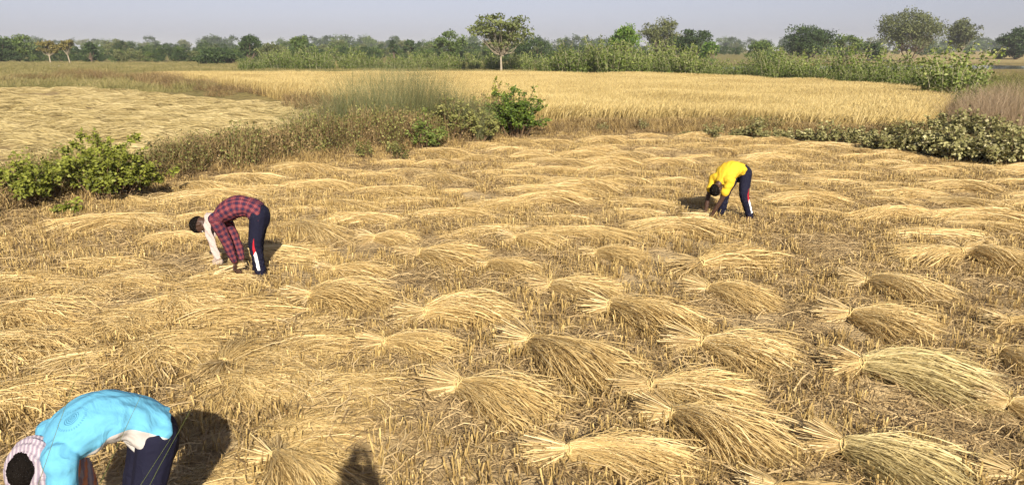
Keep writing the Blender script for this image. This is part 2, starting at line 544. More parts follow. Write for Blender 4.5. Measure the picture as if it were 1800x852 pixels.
# ------------------------------------------------------------------ straw
def sheaf_meshes(seed, n, green=False, L=.90, W=.31, wid=.0043, segs=9, loose=.13, hf=1.0):
    g = np.random.default_rng(seed)
    t = np.linspace(0, 1, segs + 1)[None, :]
    # heads
    NL = 46                                                   # the stalks hang together in locks
    lk = g.integers(0, NL, n)
    u = np.clip(g.uniform(-1, 1, NL)[lk][:, None] + g.normal(0, .12, (n, 1)), -1, 1)
    w = np.clip(np.sqrt(g.uniform(.1, 1, NL))[lk][:, None] + g.normal(0, .12, (n, 1)), .08, 1.1)
    la = g.normal(0, .075, NL)[lk][:, None]; lh = g.normal(0, .030, NL)[lk][:, None]; ld = g.uniform(.4, .8, NL)[lk][:, None]
    ln = L * g.uniform(.72, 1.1, NL)[lk][:, None] * g.triangular(.5, 1.0, 1.2, (n, 1)) * (1 - .12 * np.abs(u))
    lean = g.uniform(-.08, .08)
    Wt = .060 + (W - .060) * t ** .85
    x = ln * t
    y = u * Wt + lean * t ** 2 + np.cumsum(g.normal(0, .011, (n, segs + 1)), 1) + (g.normal(0, .05, (n, 1)) + la) * t
    Ht = .15 + g.uniform(.03, .07) * np.sin(math.pi * np.clip(t * .9, 0, 1)) - .05 * t
    z = .03 + (Ht - .03) * w * np.sqrt(1 - .9 * u * u) + lh * np.sin(math.pi * t)
    dr = np.clip(t - ld + g.normal(0, .06, (n, 1)), 0, 1)
    z = z - dr ** 1.5 * g.uniform(.05, .55, (n, 1))
    y = y + np.sign(u) * dr ** 1.4 * g.uniform(0, .22, (n, 1)) + dr * g.normal(0, .10, (n, 1))
    cp = np.clip(t - .72, 0, 1) / .28
    ca_ = g.uniform(0, 6.28, (n, 1))
    y = y + cp ** 1.5 * np.cos(ca_) * .06
    x = x + cp ** 1.5 * np.sin(ca_) * .05
    stray = g.uniform(size=(n, 1)) < loose
    y = np.where(stray, y + t * g.uniform(-.30, .30, (n, 1)), y)
    z = np.where(stray, z + t * g.uniform(-.05, .10, (n, 1)), z)
    z = z * hf
    z = np.maximum(z + np.cumsum(g.normal(0, .008, (n, segs + 1)), 1), .008 + g.uniform(0, .03, (n, 1)))
    C = np.stack([x + 0 * y, y, z], -1)
    side = unit(n, g); side[:, 0] *= .2; side /= np.linalg.norm(side, axis=1, keepdims=True)
    ww = wid * g.uniform(.6, 1.5, (n, 1)) * np.where(t > .62, 1.0 + .9 * np.sin(math.pi * np.clip((t - .62) / .38, 0, 1)), 1.0)
    ww = ww * np.where(t > .97, .3, 1)
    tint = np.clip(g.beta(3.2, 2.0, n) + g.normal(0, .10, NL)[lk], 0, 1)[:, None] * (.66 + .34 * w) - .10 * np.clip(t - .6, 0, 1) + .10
    hb = MB(); hb.ribbons(C, ww + 0 * x, side, tint + 0 * t)
    ng_ = n * 2                                               # grains of the ears
    pk = g.integers(0, n, ng_); jj = g.integers(int(segs * .66), segs + 1, ng_)
    GP = C[pk, jj] + g.normal(0, .010, (ng_, 3)); GP[:, 2] = np.maximum(GP[:, 2], .006)
    gl = g.uniform(.010, .019, ng_)
    hb.leaves(GP, unit(ng_, g) + [.6, 0, -.6], unit(ng_, g), gl, gl * .5, g.beta(2.5, 2.0, ng_) * .8 + .1)
    # butts
    nb = int(n * .42)
    t2 = np.linspace(0, 1, 4)[None, :]
    NB = 16
    bk = g.integers(0, NB, nb)
    a = g.uniform(0, 2 * math.pi, NB)[bk][:, None] + g.normal(0, .35, (nb, 1)); q = np.sqrt(g.uniform(0, 1, (nb, 1)))
    lb = g.triangular(.12, .27, .40, (nb, 1)) * g.uniform(.6, 1.15, NB)[bk][:, None]
    fan = g.uniform(.2, 1.25, (nb, 1))
    y = q * np.cos(a) * (.055 + .17 * t2 * fan) + g.normal(0, .035, (nb, 1)) * t2
    z = .105 + q * np.sin(a) * (.055 + .09 * t2 * fan) - g.uniform(-.02, .11, (nb, 1)) * t2
    z = np.maximum(z, .012 + .02 * g.uniform(0, 1, (nb, 1)))
    C = np.stack([-lb * t2 + 0 * y, y, z], -1)
    side = unit(nb, g); side[:, 0] *= .2; side /= np.linalg.norm(side, axis=1, keepdims=True)
    bb = MB(); bb.ribbons(C, wid * 1.15 * g.uniform(.7, 1.5, (nb, 1)) + 0 * y, side, np.clip(g.beta(2.6, 2.0, nb), 0, 1))
    # tie: a twisted wisp round the neck with loose ends
    tb = MB()
    for k in range(3):
        th = np.linspace(0, 2 * math.pi, 15)
        ox = .022 * math.sin(k * 2.1)
        cc = np.stack([ox + .012 * np.sin(th * 3 + k * 2), .068 * np.cos(th), .105 + .062 * np.sin(th)], -1)
        tb.tube(cc, .0055, 5)
    for k in range(1):
        e = unit(1, g)[0] * np.array([.10, .10, .03]) + np.array([0, 0, .06])
        p0 = np.array([0, g.uniform(-.03, .03), .160])
        tb.tube(np.array([p0, p0 + e * .5 + [0, 0, .02], p0 + e]), [.003, .003, .0015], 4)
    hm = STRAW_GREEN if green else STRAW
    return (hb.mesh('grain_heads', hm), bb.mesh('butt_ends', STRAW_BUTT), tb.mesh('straw_tie', TIE, True))


def swath_mesh(seed, n, L=1.15, W=.30, H=.24, wid=.010, segs=6, messy=0.0, mat=None):
    g = np.random.default_rng(seed)
    t = np.linspace(0, 1, segs + 1)[None, :]
    NL = 34
    lk = g.integers(0, NL, n)
    u = np.clip(g.uniform(-1, 1, NL)[lk][:, None] + g.normal(0, .15, (n, 1)), -1, 1)
    w = np.clip(np.sqrt(g.uniform(.05, 1, NL))[lk][:, None] + g.normal(0, .14, (n, 1)), .05, 1.1)
    ln = L * g.uniform(.6, 1.1, (n, 1)); x0 = g.uniform(-.2, .2, NL)[lk][:, None] + g.uniform(-.08, .08, (n, 1))
    lang = g.normal(0, .16, NL)[lk][:, None]
    x = x0 + ln * (t - .42)
    y = u * W * (.55 + .5 * t) + np.cumsum(g.normal(0, .008 + .03 * messy, (n, segs + 1)), 1)
    arch = np.sin(math.pi * np.clip(t * .86 + .12, 0, 1))
    z = H * arch ** .8 * w * np.sqrt(1 - .9 * u * u)
    dr = np.clip(t - g.uniform(.5, .8, (n, 1)), 0, 1)
    z = z - dr ** 1.5 * g.uniform(.2, .7, (n, 1))
    y = y + np.sign(u) * dr ** 1.5 * .25
    if messy:
        ang = g.normal(0, .45 * messy, (n, 1)) + lang * (1 + 3 * messy)
        x, y = x * np.cos(ang) - y * np.sin(ang), x * np.sin(ang) + y * np.cos(ang)
    stray = g.uniform(size=(n, 1)) < .08
    z = np.where(stray, z + np.abs(t - .4) * g.uniform(0, .14, (n, 1)), z)
    z = np.maximum(z, .006 + .03 * g.uniform(0, 1, (n, 1)))
    C = np.stack([x + 0 * y, y, z + 0 * y], -1)
    side = unit(n, g); side[:, 0] *= .2; side /= np.linalg.norm(side, axis=1, keepdims=True)
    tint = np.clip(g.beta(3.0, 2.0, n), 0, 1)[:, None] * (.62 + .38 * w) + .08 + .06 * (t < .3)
    b = MB(); b.ribbons(C, wid * g.uniform(.6, 1.5, (n, 1)) * np.where((t > .6) & (t < .95), 1.5, 1) + 0 * y, side, tint + 0 * t)
    return b.mesh('cut_rice_heap', mat or STRAW)


SHEAF = [sheaf_meshes(100 + i, 2900, False, L=(.92, .84, .98, .86, .95, .8)[i], W=(.21, .26, .23, .30, .19, .25)[i], loose=(.2, .28, .22, .38, .2, .32)[i], hf=(1.0, .9, 1.0, .8, .95, .85)[i]) for i in range(6)]
SHEAF_G = [sheaf_meshes(130 + i, 2900, True, L=.95, W=.27, loose=.25) for i in range(2)]
SWATH = [swath_mesh(150 + i, 1500, L=1.05 + .1 * (i % 3), W=.30 + .06 * (i % 2), H=.125 + .025 * (i % 3), wid=.0055, messy=.28 + .1 * (i % 3)) for i in range(8)]
MESSY = [swath_mesh(170 + i, 1600, L=.85, W=.48, H=.14, wid=.005, messy=.85) for i in range(5)]

# tie position, end of the heads (both on the picture), variant, label
SHEAVES = [
    (1000, 778, 1225, 832, 0, 'large tied rice sheaf at the front edge with broad pale butts fanned toward bare mud'),
    (1485, 768, 1710, 850, 'g', 'long greenish rice sheaf at the front with butts pointing up over the bare patch'),
    (810, 660, 985, 735, 1, 'tied rice sheaf with bright neck lying just above the patch of bare mud'),
    (1185, 715, 1370, 800, 2, 'tied rice sheaf overlapping the rounded sheaf above it, front of the centre row'),
    (1145, 665, 1330, 705, 3, 'rounded rice sheaf with heads swept up in a dome, behind the overlapping one'),
    (935, 593, 1105, 662, 4, 'long rice sheaf lying behind the two sheaves beside the bare mud'),
    (1235, 590, 1420, 636, 5, 'rice sheaf with dark hollow under its tie, left of the greenish sheaf'),
    (1515, 630, 1725, 682, 'g1', 'wide greenish rice sheaf domed over the stubble on the right side'),
    (1075, 530, 1215, 590, 0, 'rice sheaf whose butts rest on the sheaf behind its upper left'),
    (968, 492, 1085, 522, 3, 'arched rice sheaf lapped by the butts of the sheaf in front'),
    (745, 540, 888, 550, 2, 'high domed rice sheaf lying level behind the spread-butted one'),
    (675, 587, 818, 612, 1, 'rice sheaf with butts spread wide to the left behind the bright-necked sheaf'),
    (587, 463, 688, 478, 4, 'small rice sheaf with upright pale butts right of the plaid-shirted man'),
    (1497, 538, 1662, 590, 5, 'rice sheaf casting a dark gap at its butts, in front of the slender one'),
    (1525, 484, 1662, 532, 2, 'slender rice sheaf with straight butts between stubble on the right side'),
    (1245, 497, 1382, 532, 1, 'flattened rice sheaf in front of the low heap, below the yellow-shirted man'),
    (858, 452, 935, 482, 0, 'short dark rice sheaf beside the level sheaf left of centre'),
    (740, 438, 852, 462, 3, 'level rice sheaf with a long low head right of the small upright-butted sheaf'),
    (906, 412, 992, 428, 4, 'small rice sheaf with brilliant white butt ends standing at its tie'),
    (658, 407, 742, 420, 5, 'rice sheaf with fanned butts on the line between plaid man and white-butted sheaf'),
    (545, 510, 672, 532, 2, 'low rice sheaf just in front of the plaid-shirted man and to his side'),
    (1765, 602, 1860, 652, 3, 'rice sheaf cut by the right edge beside the wide greenish sheaf'),
    (1775, 553, 1850, 580, 4, 'small rice sheaf behind the one cut by the right edge'),
    (1048, 432, 1132, 456, 1, 'dark-bellied rice sheaf between the white-butted sheaf and the long pale heap'),
    (1700, 434, 1815, 470, 2, 'big rice sheaf with heads spilling right beside the long shadowed gap'),
    (1690, 436, 1570, 458, 5, 'rice sheaf pointing left, its butts against the big spilling sheaf'),
    (485, 785, 600, 880, 0, 'rice sheaf pointing at the viewer beside the shadow of the blue-shirted man'),
    (390, 628, 440, 615, 4, 'tiny dark-bellied rice sheaf between the blue-shirted and plaid-shirted men'),
    (1230, 455, 1330, 445, 3, 'low rice sheaf directly in front of the yellow-shirted man'),
    (1370, 835, 1480, 890, 4, 'rice sheaf cut by the bottom edge between the front sheaf and greenish sheaf'),
    (1790, 815, 1880, 880, 1, 'rice sheaf cut by the bottom right corner of the picture'),
    (1775, 690, 1860, 735, 5, 'rice sheaf at the right edge in front of the wide greenish sheaf'),
]
placed = []
for i, (tx, ty, hx, hy, var, lab) in enumerate(SHEAVES):
    a = pix(tx, ty, .15); e = pix(hx, hy, .03)
    ang = math.atan2(e[1] - a[1], e[0] - a[0])
    ln = math.hypot(e[0] - a[0], e[1] - a[1])
    ms = SHEAF_G[0] if var == 'g' else SHEAF_G[1] if var == 'g1' else SHEAF[var]
    sc = float(np.clip(ln / .84, .75, 1.5))
    o = bpy.data.objects.new('rice_sheaf', None)
    o.empty_display_size = .2
    COL.objects.link(o)
    o.location = (a[0], a[1], gz1(a[0], a[1]) - .01)
    o.rotation_euler = (float(rng.normal(0, .05)), float(rng.normal(0, .03)), ang + float(rng.normal(0, .10)))
    o.scale = (sc * .93, min(sc, 1.2) * float(rng.uniform(.74, 1.0)), min(sc, 1.15) * float(rng.uniform(.85, 1.08)))
    tag(o, lab, 'sheaf', 'tied rice sheaves lying on the stubble')
    for nm, m in zip(('grain_heads', 'butt_ends', 'straw_tie'), ms):
        obj(nm, m, o)
    placed.append((a[0] + .3 * math.cos(ang), a[1] + .3 * math.sin(ang), .55))

PEOPLE_AT = [(pix(457, 490)[:2], .75), (pix(1284, 382)[:2], .7), (np.array([-1.85, 3.6]), .8)]

# loose heaps of cut rice, further out and on the left
heaps = []
g = np.random.default_rng(5)
row = 0
yy = 8.3
while yy < 26.5:
    xs = np.arange(-13, 17, 1.35) + (row % 2) * .65
    for xx in xs:
        x = xx + g.normal(0, .3); y = yy + g.normal(0, .24) - .03 * x
        p = to_px([x, y, .1])[0]
        if not (-90 < p[0] < 1890):
            continue
        if not inside(FRONT, np.array([x]), np.array([y]))[0] or line_dist(BANK, np.array([x]), np.array([y]))[0] < 1.25:
            continue
        if p[1] > 425 and p[0] > 520:
            continue
        if any(math.hypot(x - q[0][0], y - q[0][1]) < q[1] for q in PEOPLE_AT):
            continue
        if any(math.hypot(x - q[0], y - q[1]) < q[2] + .3 for q in placed):
            continue
        if 1290 < p[0] < 1480 and 392 < p[1] < 460:
            continue
        heaps.append((x, y, row, p))
    row += 1
    yy += 1.02 + .012 * yy
LEFT_HEAPS = [(60, 560), (150, 640), (60, 700), (250, 560), (190, 590), (330, 540), (520, 690), (630, 690), (440, 690), (470, 640), (560, 610), (330, 620), (140, 520),
              (420, 560), (400, 500), (560, 570), (30, 620), (270, 640), (400, 860), (540, 760), (20, 500), (230, 500)]
rows = {}
for h in heaps:
    rows.setdefault(h[2], []).append(h)
last = max(rows)
order = sorted(rows, reverse=True)
k = 0
for rr, rw in enumerate(order):
    line = sorted(rows[rw], key=lambda h: h[3][0])
    for c, (x, y, _, p) in enumerate(line):
        left = p[0] < 420
        ms = MESSY if (left and p[1] > 390) else SWATH
        o = obj('cut_rice_heap', ms[k % len(ms)], None, (x, y, gz1(x, y) - .015), -.28 + g.normal(0, .42) + (math.pi if g.uniform() < .12 else 0))
        s = g.uniform(.8, 1.2)
        o.scale = (s * g.uniform(.9, 1.25), s * g.uniform(.7, 1.05), s * g.uniform(.6, 1.2))
        tag(o, 'cut rice heap, %s from the left in the %s row from the weedy bank' % (nth(c), nth(rr)), 'straw heap', 'loose heaps of cut rice on the stubble field')
        k += 1
for c, (px_, py_) in enumerate(sorted(LEFT_HEAPS)):
    a = pix(px_, py_)
    o = obj('cut_rice_heap', MESSY[c % len(MESSY)], None, (a[0], a[1], gz1(a[0], a[1]) - .015), g.uniform(-1.2, .6))
    s = g.uniform(.8, 1.1)
    o.scale = (s, s, s * g.uniform(.7, 1.1))
    tag(o, 'tangled rice heap between plaid and blue-shirted men, %s counting from the left edge' % nth(c), 'straw heap', 'tangled heaps of cut rice on the left')

# ------------------------------------------------------------------ stubble and litter
def stubble_mesh(seed, n=18, h=.15, wid=.008, spread=.038):
    g = np.random.default_rng(seed)
    t = np.linspace(0, 1, 3)[None, :]
    bx = g.normal(0, spread, (n, 1)); by = g.normal(0, spread, (n, 1))
    hh = h * g.uniform(.5, 1.15, (n, 1))
    lx = g.normal(0, .16, (n, 1)) + bx * 2; ly = g.normal(0, .16, (n, 1)) + by * 2
    C = np.stack([bx + lx * hh * t, by + ly * hh * t, hh * t - .01], -1)
    a = g.uniform(0, math.pi, n)
    side = np.stack([np.cos(a), np.sin(a), 0 * a], -1)
    b = MB(); b.ribbons(C, wid * g.uniform(.6, 1.4, (n, 1)) + 0 * t, side, np.clip(g.beta(2, 1.8, n)[:, None] * (.5 + .5 * t), 0, 1))
    nl = 6                                                     # broken leaves at the foot
    a = g.uniform(0, 2 * math.pi, (nl, 1)); r = g.uniform(.08, .2, (nl, 1))
    C = np.stack([np.cos(a) * r * t, np.sin(a) * r * t, .05 * np.sin(math.pi * t) * g.uniform(.3, 1.3, (nl, 1)) + .008], -1)
    b.ribbons(C, .006 + 0 * r + 0 * t, np.stack([-np.sin(a[:, 0]), np.cos(a[:, 0]), 0 * a[:, 0]], -1), g.uniform(.1, .6, nl))
    return b.mesh('stubble_clump', STUBBLE)


STUB = [stubble_mesh(200 + i, 15 + 2 * (i % 4), .105 + .02 * (i % 3)) for i in range(8)]
g = np.random.default_rng(21)
ca, sa = math.cos(.16), math.sin(.16)
gx, gy = np.meshgrid(np.arange(-22, 24, .205), np.arange(2.6, 29, .20))
gx = gx.ravel() + g.normal(0, .045, gx.size); gy = gy.ravel() + g.normal(0, .035, gy.size)
X, Y = gx * ca + gy * sa - 2, -gx * sa + gy * ca + .5
ok = inside(FRONT, X, Y) & (line_dist(BANK, X, Y) > .55) & (Y > 3.6)
X, Y = X[ok], Y[ok]
Z = gz(X, Y)
p = to_px(np.stack([X, Y, Z], 1))
keep = (p[:, 0] > -450) & (p[:, 0] < 2400) & (p[:, 1] < 1000)
bare = (vnoise(X * .9, Y * .9, 31) < .30) | ((np.hypot((p[:, 0] - 760) / 120, (p[:, 1] - 740) / 70) < 1) & (g.uniform(size=len(X)) < .55))
keep &= ~bare & (g.uniform(size=len(X)) < .9)
X, Y, Z, p = X[keep], Y[keep], Z[keep], p[keep]
cov = np.array(placed)
hid = np.zeros(len(X), bool)
for cx, cy, cr in placed:
    hid |= np.hypot(X - cx, Y - cy) < .38
infr = (p[:, 0] > 0) & (p[:, 0] < 1800) & (p[:, 1] < 850) & ~hid & (p[:, 0] > 420)
order = np.argsort(np.where(infr, Y, 999))
near = order[:300]
rest = np.setdiff1d(np.arange(len(X)), near)
for i in near:
    o = obj('stubble_clump', STUB[int(i) % 8], None, (X[i], Y[i], Z[i] - .004), float(g.uniform(0, 6.28)))
    s = float(g.uniform(.75, 1.25))
    o.scale = (s, s, s)
    tag(o, 'short clump of cut rice stubble in the near mud', 'stubble', 'stubble clumps in the near mud')
nr = len(rest)
scatter('rice_stubble', STUB, np.stack([X[rest], Y[rest], Z[rest] - .004], 1), g.uniform(0, 6.28, nr), g.uniform(.75, 1.3, nr), g.integers(0, 8, nr),
        'endless short rice stubble over the rest of the cut field', 'stubble')


def litter_mesh(seed, n=16, wid=.005):
    g = np.random.default_rng(seed)
    t = np.linspace(0, 1, 4)[None, :]
    cx = g.uniform(-.22, .22, (n, 1)); cy = g.uniform(-.22, .22, (n, 1)); a = g.uniform(0, 6.28, (n, 1)); L = g.uniform(.06, .36, (n, 1))
    bend = g.normal(0, .05, (n, 1))
    C = np.stack([cx + np.cos(a) * L * (t - .5) - np.sin(a) * bend * np.sin(math.pi * t), cy + np.sin(a) * L * (t - .5) + np.cos(a) * bend * np.sin(math.pi * t),
                  .012 + g.uniform(0, .02, (n, 1)) + g.uniform(0, .05, (n, 1)) * np.sin(math.pi * t)], -1)
    side = np.concatenate([-np.sin(a), np.cos(a), g.normal(0, .5, (n, 1))], 1)
    side /= np.linalg.norm(side, axis=1, keepdims=True)
    b = MB(); b.ribbons(C, wid * g.uniform(.5, 1.5, (n, 1)) + 0 * t, side, g.beta(1.8, 1.8, n))
    return b.mesh('straw_litter', LITTER)


LIT = [litter_mesh(220 + i) for i in range(8)]
n0 = 15000
X = g.uniform(-20, 22, n0 * 2); Y = g.uniform(3.4, 27, n0 * 2)
Z = gz(X, Y); p = to_px(np.stack([X, Y, Z], 1))
keep = inside(FRONT, X, Y) & (p[:, 0] > -450) & (p[:, 0] < 2400) & (p[:, 1] < 1000) & (vnoise(X * .8, Y * .8, 44) > .22)
X, Y, Z = X[keep], Y[keep], Z[keep]
scatter('straw_litter', LIT, np.stack([X, Y, Z], 1), g.uniform(0, 6.28, len(X)), g.uniform(.7, 1.5, len(X)), g.integers(0, 8, len(X)),
        'loose broken straw strewn over the dry mud', 'straw')

# ------------------------------------------------------------------ standing rice and the cut field on the left
def rice_mesh(seed, n=70, h=.78, r=.42, wid=.011):
    g = np.random.default_rng(seed)
    t = np.linspace(0, 1, 5)[None, :]
    a = g.uniform(0, 6.28, (n, 1)); q = r * np.sqrt(g.uniform(0, 1, (n, 1)))
    bx, by = q * np.cos(a), q * np.sin(a)
    hh = h * g.uniform(.7, 1.12, (n, 1))
    d = g.normal(.35, .9, (n, 1)); b_ = g.uniform(.08, .38, (n, 1))
    x = bx + np.cos(d) * b_ * t ** 2; y = by + np.sin(d) * b_ * t ** 2
    z = hh * (t - .28 * np.clip(t - .6, 0, 1) ** 1.3 * g.uniform(.3, 2.2, (n, 1)))
    C = np.stack([x, y, z], -1)
    an = g.uniform(0, math.pi, n)
    side = np.stack([np.cos(an), np.sin(an), 0 * an], -1)
    b = MB(); b.ribbons(C, wid * g.uniform(.6, 1.4, (n, 1)) * np.where(t > .7, 1.7, 1.0) * np.where(t > .97, .4, 1), side,
                        np.clip(g.beta(2.4, 1.6, n)[:, None] * (.55 + .45 * t), 0, 1))
    return b.mesh('standing_rice', RICEM)


RICEMS = [rice_mesh(240 + i) for i in range(6)]
bx = np.array(RICE)
n0 = 60000
X = g.uniform(bx[:, 0].min(), bx[:, 0].max(), n0); Y = g.uniform(bx[:, 1].min(), bx[:, 1].max(), n0)
keep = inside(RICE, X, Y)
p = to_px(np.stack([X, Y, 0 * X + .5], 1))
keep &= (p[:, 0] > -60) & (p[:, 0] < 2100) & (g.uniform(size=n0) < np.clip(1.3 - Y / 120, .45, 1))
X, Y = X[keep], Y[keep]; Z = gz(X, Y)
hm = .86 + .28 * vnoise(X / 3.5, Y / 3.5, 51)
scatter('standing_rice', RICEMS, np.stack([X, Y, Z - .02], 1), g.normal(0, .5, len(X)), hm, g.integers(0, 6, len(X)),
        'ripe golden rice still standing in the field behind the bank', 'rice crop')

SWF = [swath_mesh(260 + i, 420, L=1.3, W=.34, H=.15, wid=.009, segs=5, messy=.3, mat=LAID) for i in range(5)]
pts = []
yy = 19.0
while yy < 68:
    for xx in np.arange(-60, 2, 1.05):
        x = xx + g.normal(0, .3); y = yy + g.normal(0, .16) + .17 * xx
        if vnoise(np.array([x / 2.5]), np.array([y / 2.5]), 61)[0] < .2:
            continue
        pts.append((x, y))
    yy += 1.12
pts = np.array(pts)
ok = inside(CUT, pts[:, 0], pts[:, 1])
pp = to_px(np.c_[pts, 0 * pts[:, 0]])
ok &= (pp[:, 0] > -80)
pts = pts[ok]
n_ = len(pts)
scatter('laid_rice', SWF, np.c_[pts, gz(pts[:, 0], pts[:, 1]) - .01], .30 + g.normal(0, .26, n_), g.uniform(.7, 1.4, n_), g.integers(0, 5, n_),
        'pale cut rice laid in wavy lines over the field on the left', 'cut rice')


# ------------------------------------------------------------------ plants
def grass_mesh(name, seed, n, h, r, wid, mat, bend=.35, segs=5, lo=.55):
    g = np.random.default_rng(seed)
    t = np.linspace(0, 1, segs)[None, :]
    a = g.uniform(0, 6.28, (n, 1)); q = r * np.sqrt(g.uniform(0, 1, (n, 1)))
    hh = h * g.uniform(lo, 1.1, (n, 1)); d = g.uniform(0, 6.28, (n, 1)); b_ = hh * bend * g.uniform(.1, 1.2, (n, 1))
    C = np.stack([q * np.cos(a) + np.cos(d) * b_ * t ** 2, q * np.sin(a) + np.sin(d) * b_ * t ** 2, hh * (t - .15 * bend * t ** 3) - .02], -1)
    an = g.uniform(0, math.pi, n)
    b = MB(); b.ribbons(C, wid * g.uniform(.6, 1.4, (n, 1)) * (1.05 - .75 * t), np.stack([np.cos(an), np.sin(an), 0 * an], -1), np.clip(g.beta(2, 2, n)[:, None] * (.5 + .6 * t), 0, 1))
    return b.mesh(name, mat)


def bush_meshes(seed, w, h, nstem, nleaf, ls, mat, stem_mat=None, droop=.2, low=.12, twigs=3, pale=0.0, asp=.62):
    g = np.random.default_rng(seed)
    sb, lb = MB(), MB()
    ends = []
    for i in range(nstem):
        a = g.uniform(0, 6.28); q = math.sqrt(g.uniform(0, 1))
        tip = np.array([math.cos(a) * q * w * .5, math.sin(a) * q * w * .42, h * (1 - .55 * q ** 2) * g.uniform(.6, 1.08)])
        b0 = np.array([math.cos(a) * q * w * .14, math.sin(a) * q * w * .14, -.03])
        t = np.linspace(0, 1, 6)[:, None]
        c = b0 * (1 - t) + tip * t + np.array([0, 0, 1]) * np.sin(math.pi * t) * h * .10 + g.normal(0, .015 * h, (6, 3)) * t
        sb.tube(c, np.linspace(.008, .0025, 6) * max(h, .6), 4)
        ends.append(c)
        for k in range(twigs):
            f = g.uniform(.35, .9); j = int(f * 5)
            base = c[j]
            e = base + unit(1, g)[0] * np.array([1, 1, .7]) * h * g.uniform(.1, .26) + np.array([0, 0, .04 * h])
            tt = np.linspace(0, 1, 6)[:, None]
            cc = base * (1 - tt) + e * tt
            sb.tube(cc[::2], np.array([.004, .003, .0018]) * max(h, .6), 3)
            ends.append(cc)
    E = np.array(ends)
    pk = g.integers(0, len(E), nleaf); f = g.uniform(.2, 1.0, nleaf) ** .7 * 4.999
    j = f.astype(int); fr = (f - j)[:, None]
    P = E[pk, j] * (1 - fr) + E[pk, j + 1] * fr
    P = P + g.normal(0, ls * .35, P.shape)
    okm = P[:, 2] > low * h
    P = P[okm]; m = len(P)
    D = unit(m, g); D[:, 2] = D[:, 2] * .5 - droop
    out = P * np.array([1, 1, .4]); out /= (np.linalg.norm(out, axis=1, keepdims=True) + 1e-6)
    D = D + .5 * out
    N = unit(m, g) * .8 + np.array([.1, -.55, .7])
    L = ls * g.uniform(.6, 1.25, m)
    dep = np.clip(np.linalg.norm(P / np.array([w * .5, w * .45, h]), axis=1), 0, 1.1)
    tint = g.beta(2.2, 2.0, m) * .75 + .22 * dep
    if pale:
        tint = np.where(g.uniform(size=m) < pale, g.uniform(.72, 1, m), tint * .72)
    lb.leaves(P, D, N, L, L * asp * g.uniform(.8, 1.2, m), tint)
    return sb.mesh('stem', stem_mat or STEM), lb.mesh('foliage', mat)


def plant(name, meshes, loc, label, cat, group=None, rotz=0.0, scale=(1, 1, 1)):
    o = bpy.data.objects.new(name, None)
    o.empty_display_size = .3
    COL.objects.link(o)
    o.location = loc; o.rotation_euler = (0, 0, rotz); o.scale = scale
    tag(o, label, cat, group)
    for m in meshes:
        obj(m.name.split('.')[0], m, o)
    return o


def at_bank(px_, py_, z=0.0):
    a = pix(px_, py_, z)
    return (float(a[0]), float(a[1]), gz1(a[0], a[1]) - .02)


# the bright green bushes on the left of the bank
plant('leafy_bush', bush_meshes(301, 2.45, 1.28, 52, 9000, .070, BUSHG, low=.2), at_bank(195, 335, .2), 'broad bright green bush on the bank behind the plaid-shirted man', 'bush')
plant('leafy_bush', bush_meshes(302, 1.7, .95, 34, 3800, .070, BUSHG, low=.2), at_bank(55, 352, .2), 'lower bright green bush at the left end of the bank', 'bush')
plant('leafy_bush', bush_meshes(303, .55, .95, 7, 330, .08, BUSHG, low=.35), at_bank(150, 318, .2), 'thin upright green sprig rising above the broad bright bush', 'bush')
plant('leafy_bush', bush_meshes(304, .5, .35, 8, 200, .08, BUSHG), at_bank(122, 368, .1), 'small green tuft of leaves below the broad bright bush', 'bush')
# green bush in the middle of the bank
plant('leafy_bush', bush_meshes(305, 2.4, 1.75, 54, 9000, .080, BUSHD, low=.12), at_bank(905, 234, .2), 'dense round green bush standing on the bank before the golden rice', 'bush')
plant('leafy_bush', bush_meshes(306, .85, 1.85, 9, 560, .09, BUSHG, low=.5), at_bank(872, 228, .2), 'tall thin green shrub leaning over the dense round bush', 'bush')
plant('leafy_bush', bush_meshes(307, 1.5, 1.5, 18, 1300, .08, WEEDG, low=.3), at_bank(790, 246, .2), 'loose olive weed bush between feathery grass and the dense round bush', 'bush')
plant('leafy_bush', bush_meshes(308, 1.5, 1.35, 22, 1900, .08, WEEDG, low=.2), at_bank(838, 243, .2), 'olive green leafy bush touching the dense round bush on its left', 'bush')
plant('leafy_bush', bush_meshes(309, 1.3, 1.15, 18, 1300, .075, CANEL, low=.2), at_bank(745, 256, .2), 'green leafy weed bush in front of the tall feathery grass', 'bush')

# tall feathery grass
FE = [grass_mesh('blade', 320 + i, 1100, 2.25, .8, .0065, HAZYG, .42, 6, .35) for i in range(4)]
for c, (px_, py_, s) in enumerate([(545, 255, .6), (585, 250, .75), (622, 246, .95), (660, 244, 1.05), (695, 242, 1.1), (730, 241, 1.05), (768, 240, .9), (800, 240, .7), (825, 240, .55)]):
    o = obj('feather_grass', FE[c % 4], None, at_bank(px_, py_, .2), float(g.uniform(0, 6)))
    o.scale = (.8 + .3 * s, .8, s)
    tag(o, 'tall grey-green feathery grass tuft on the bank, %s of nine counting across' % nth(c), 'grass tuft', 'feathery grass tufts on the bank', 'thing')

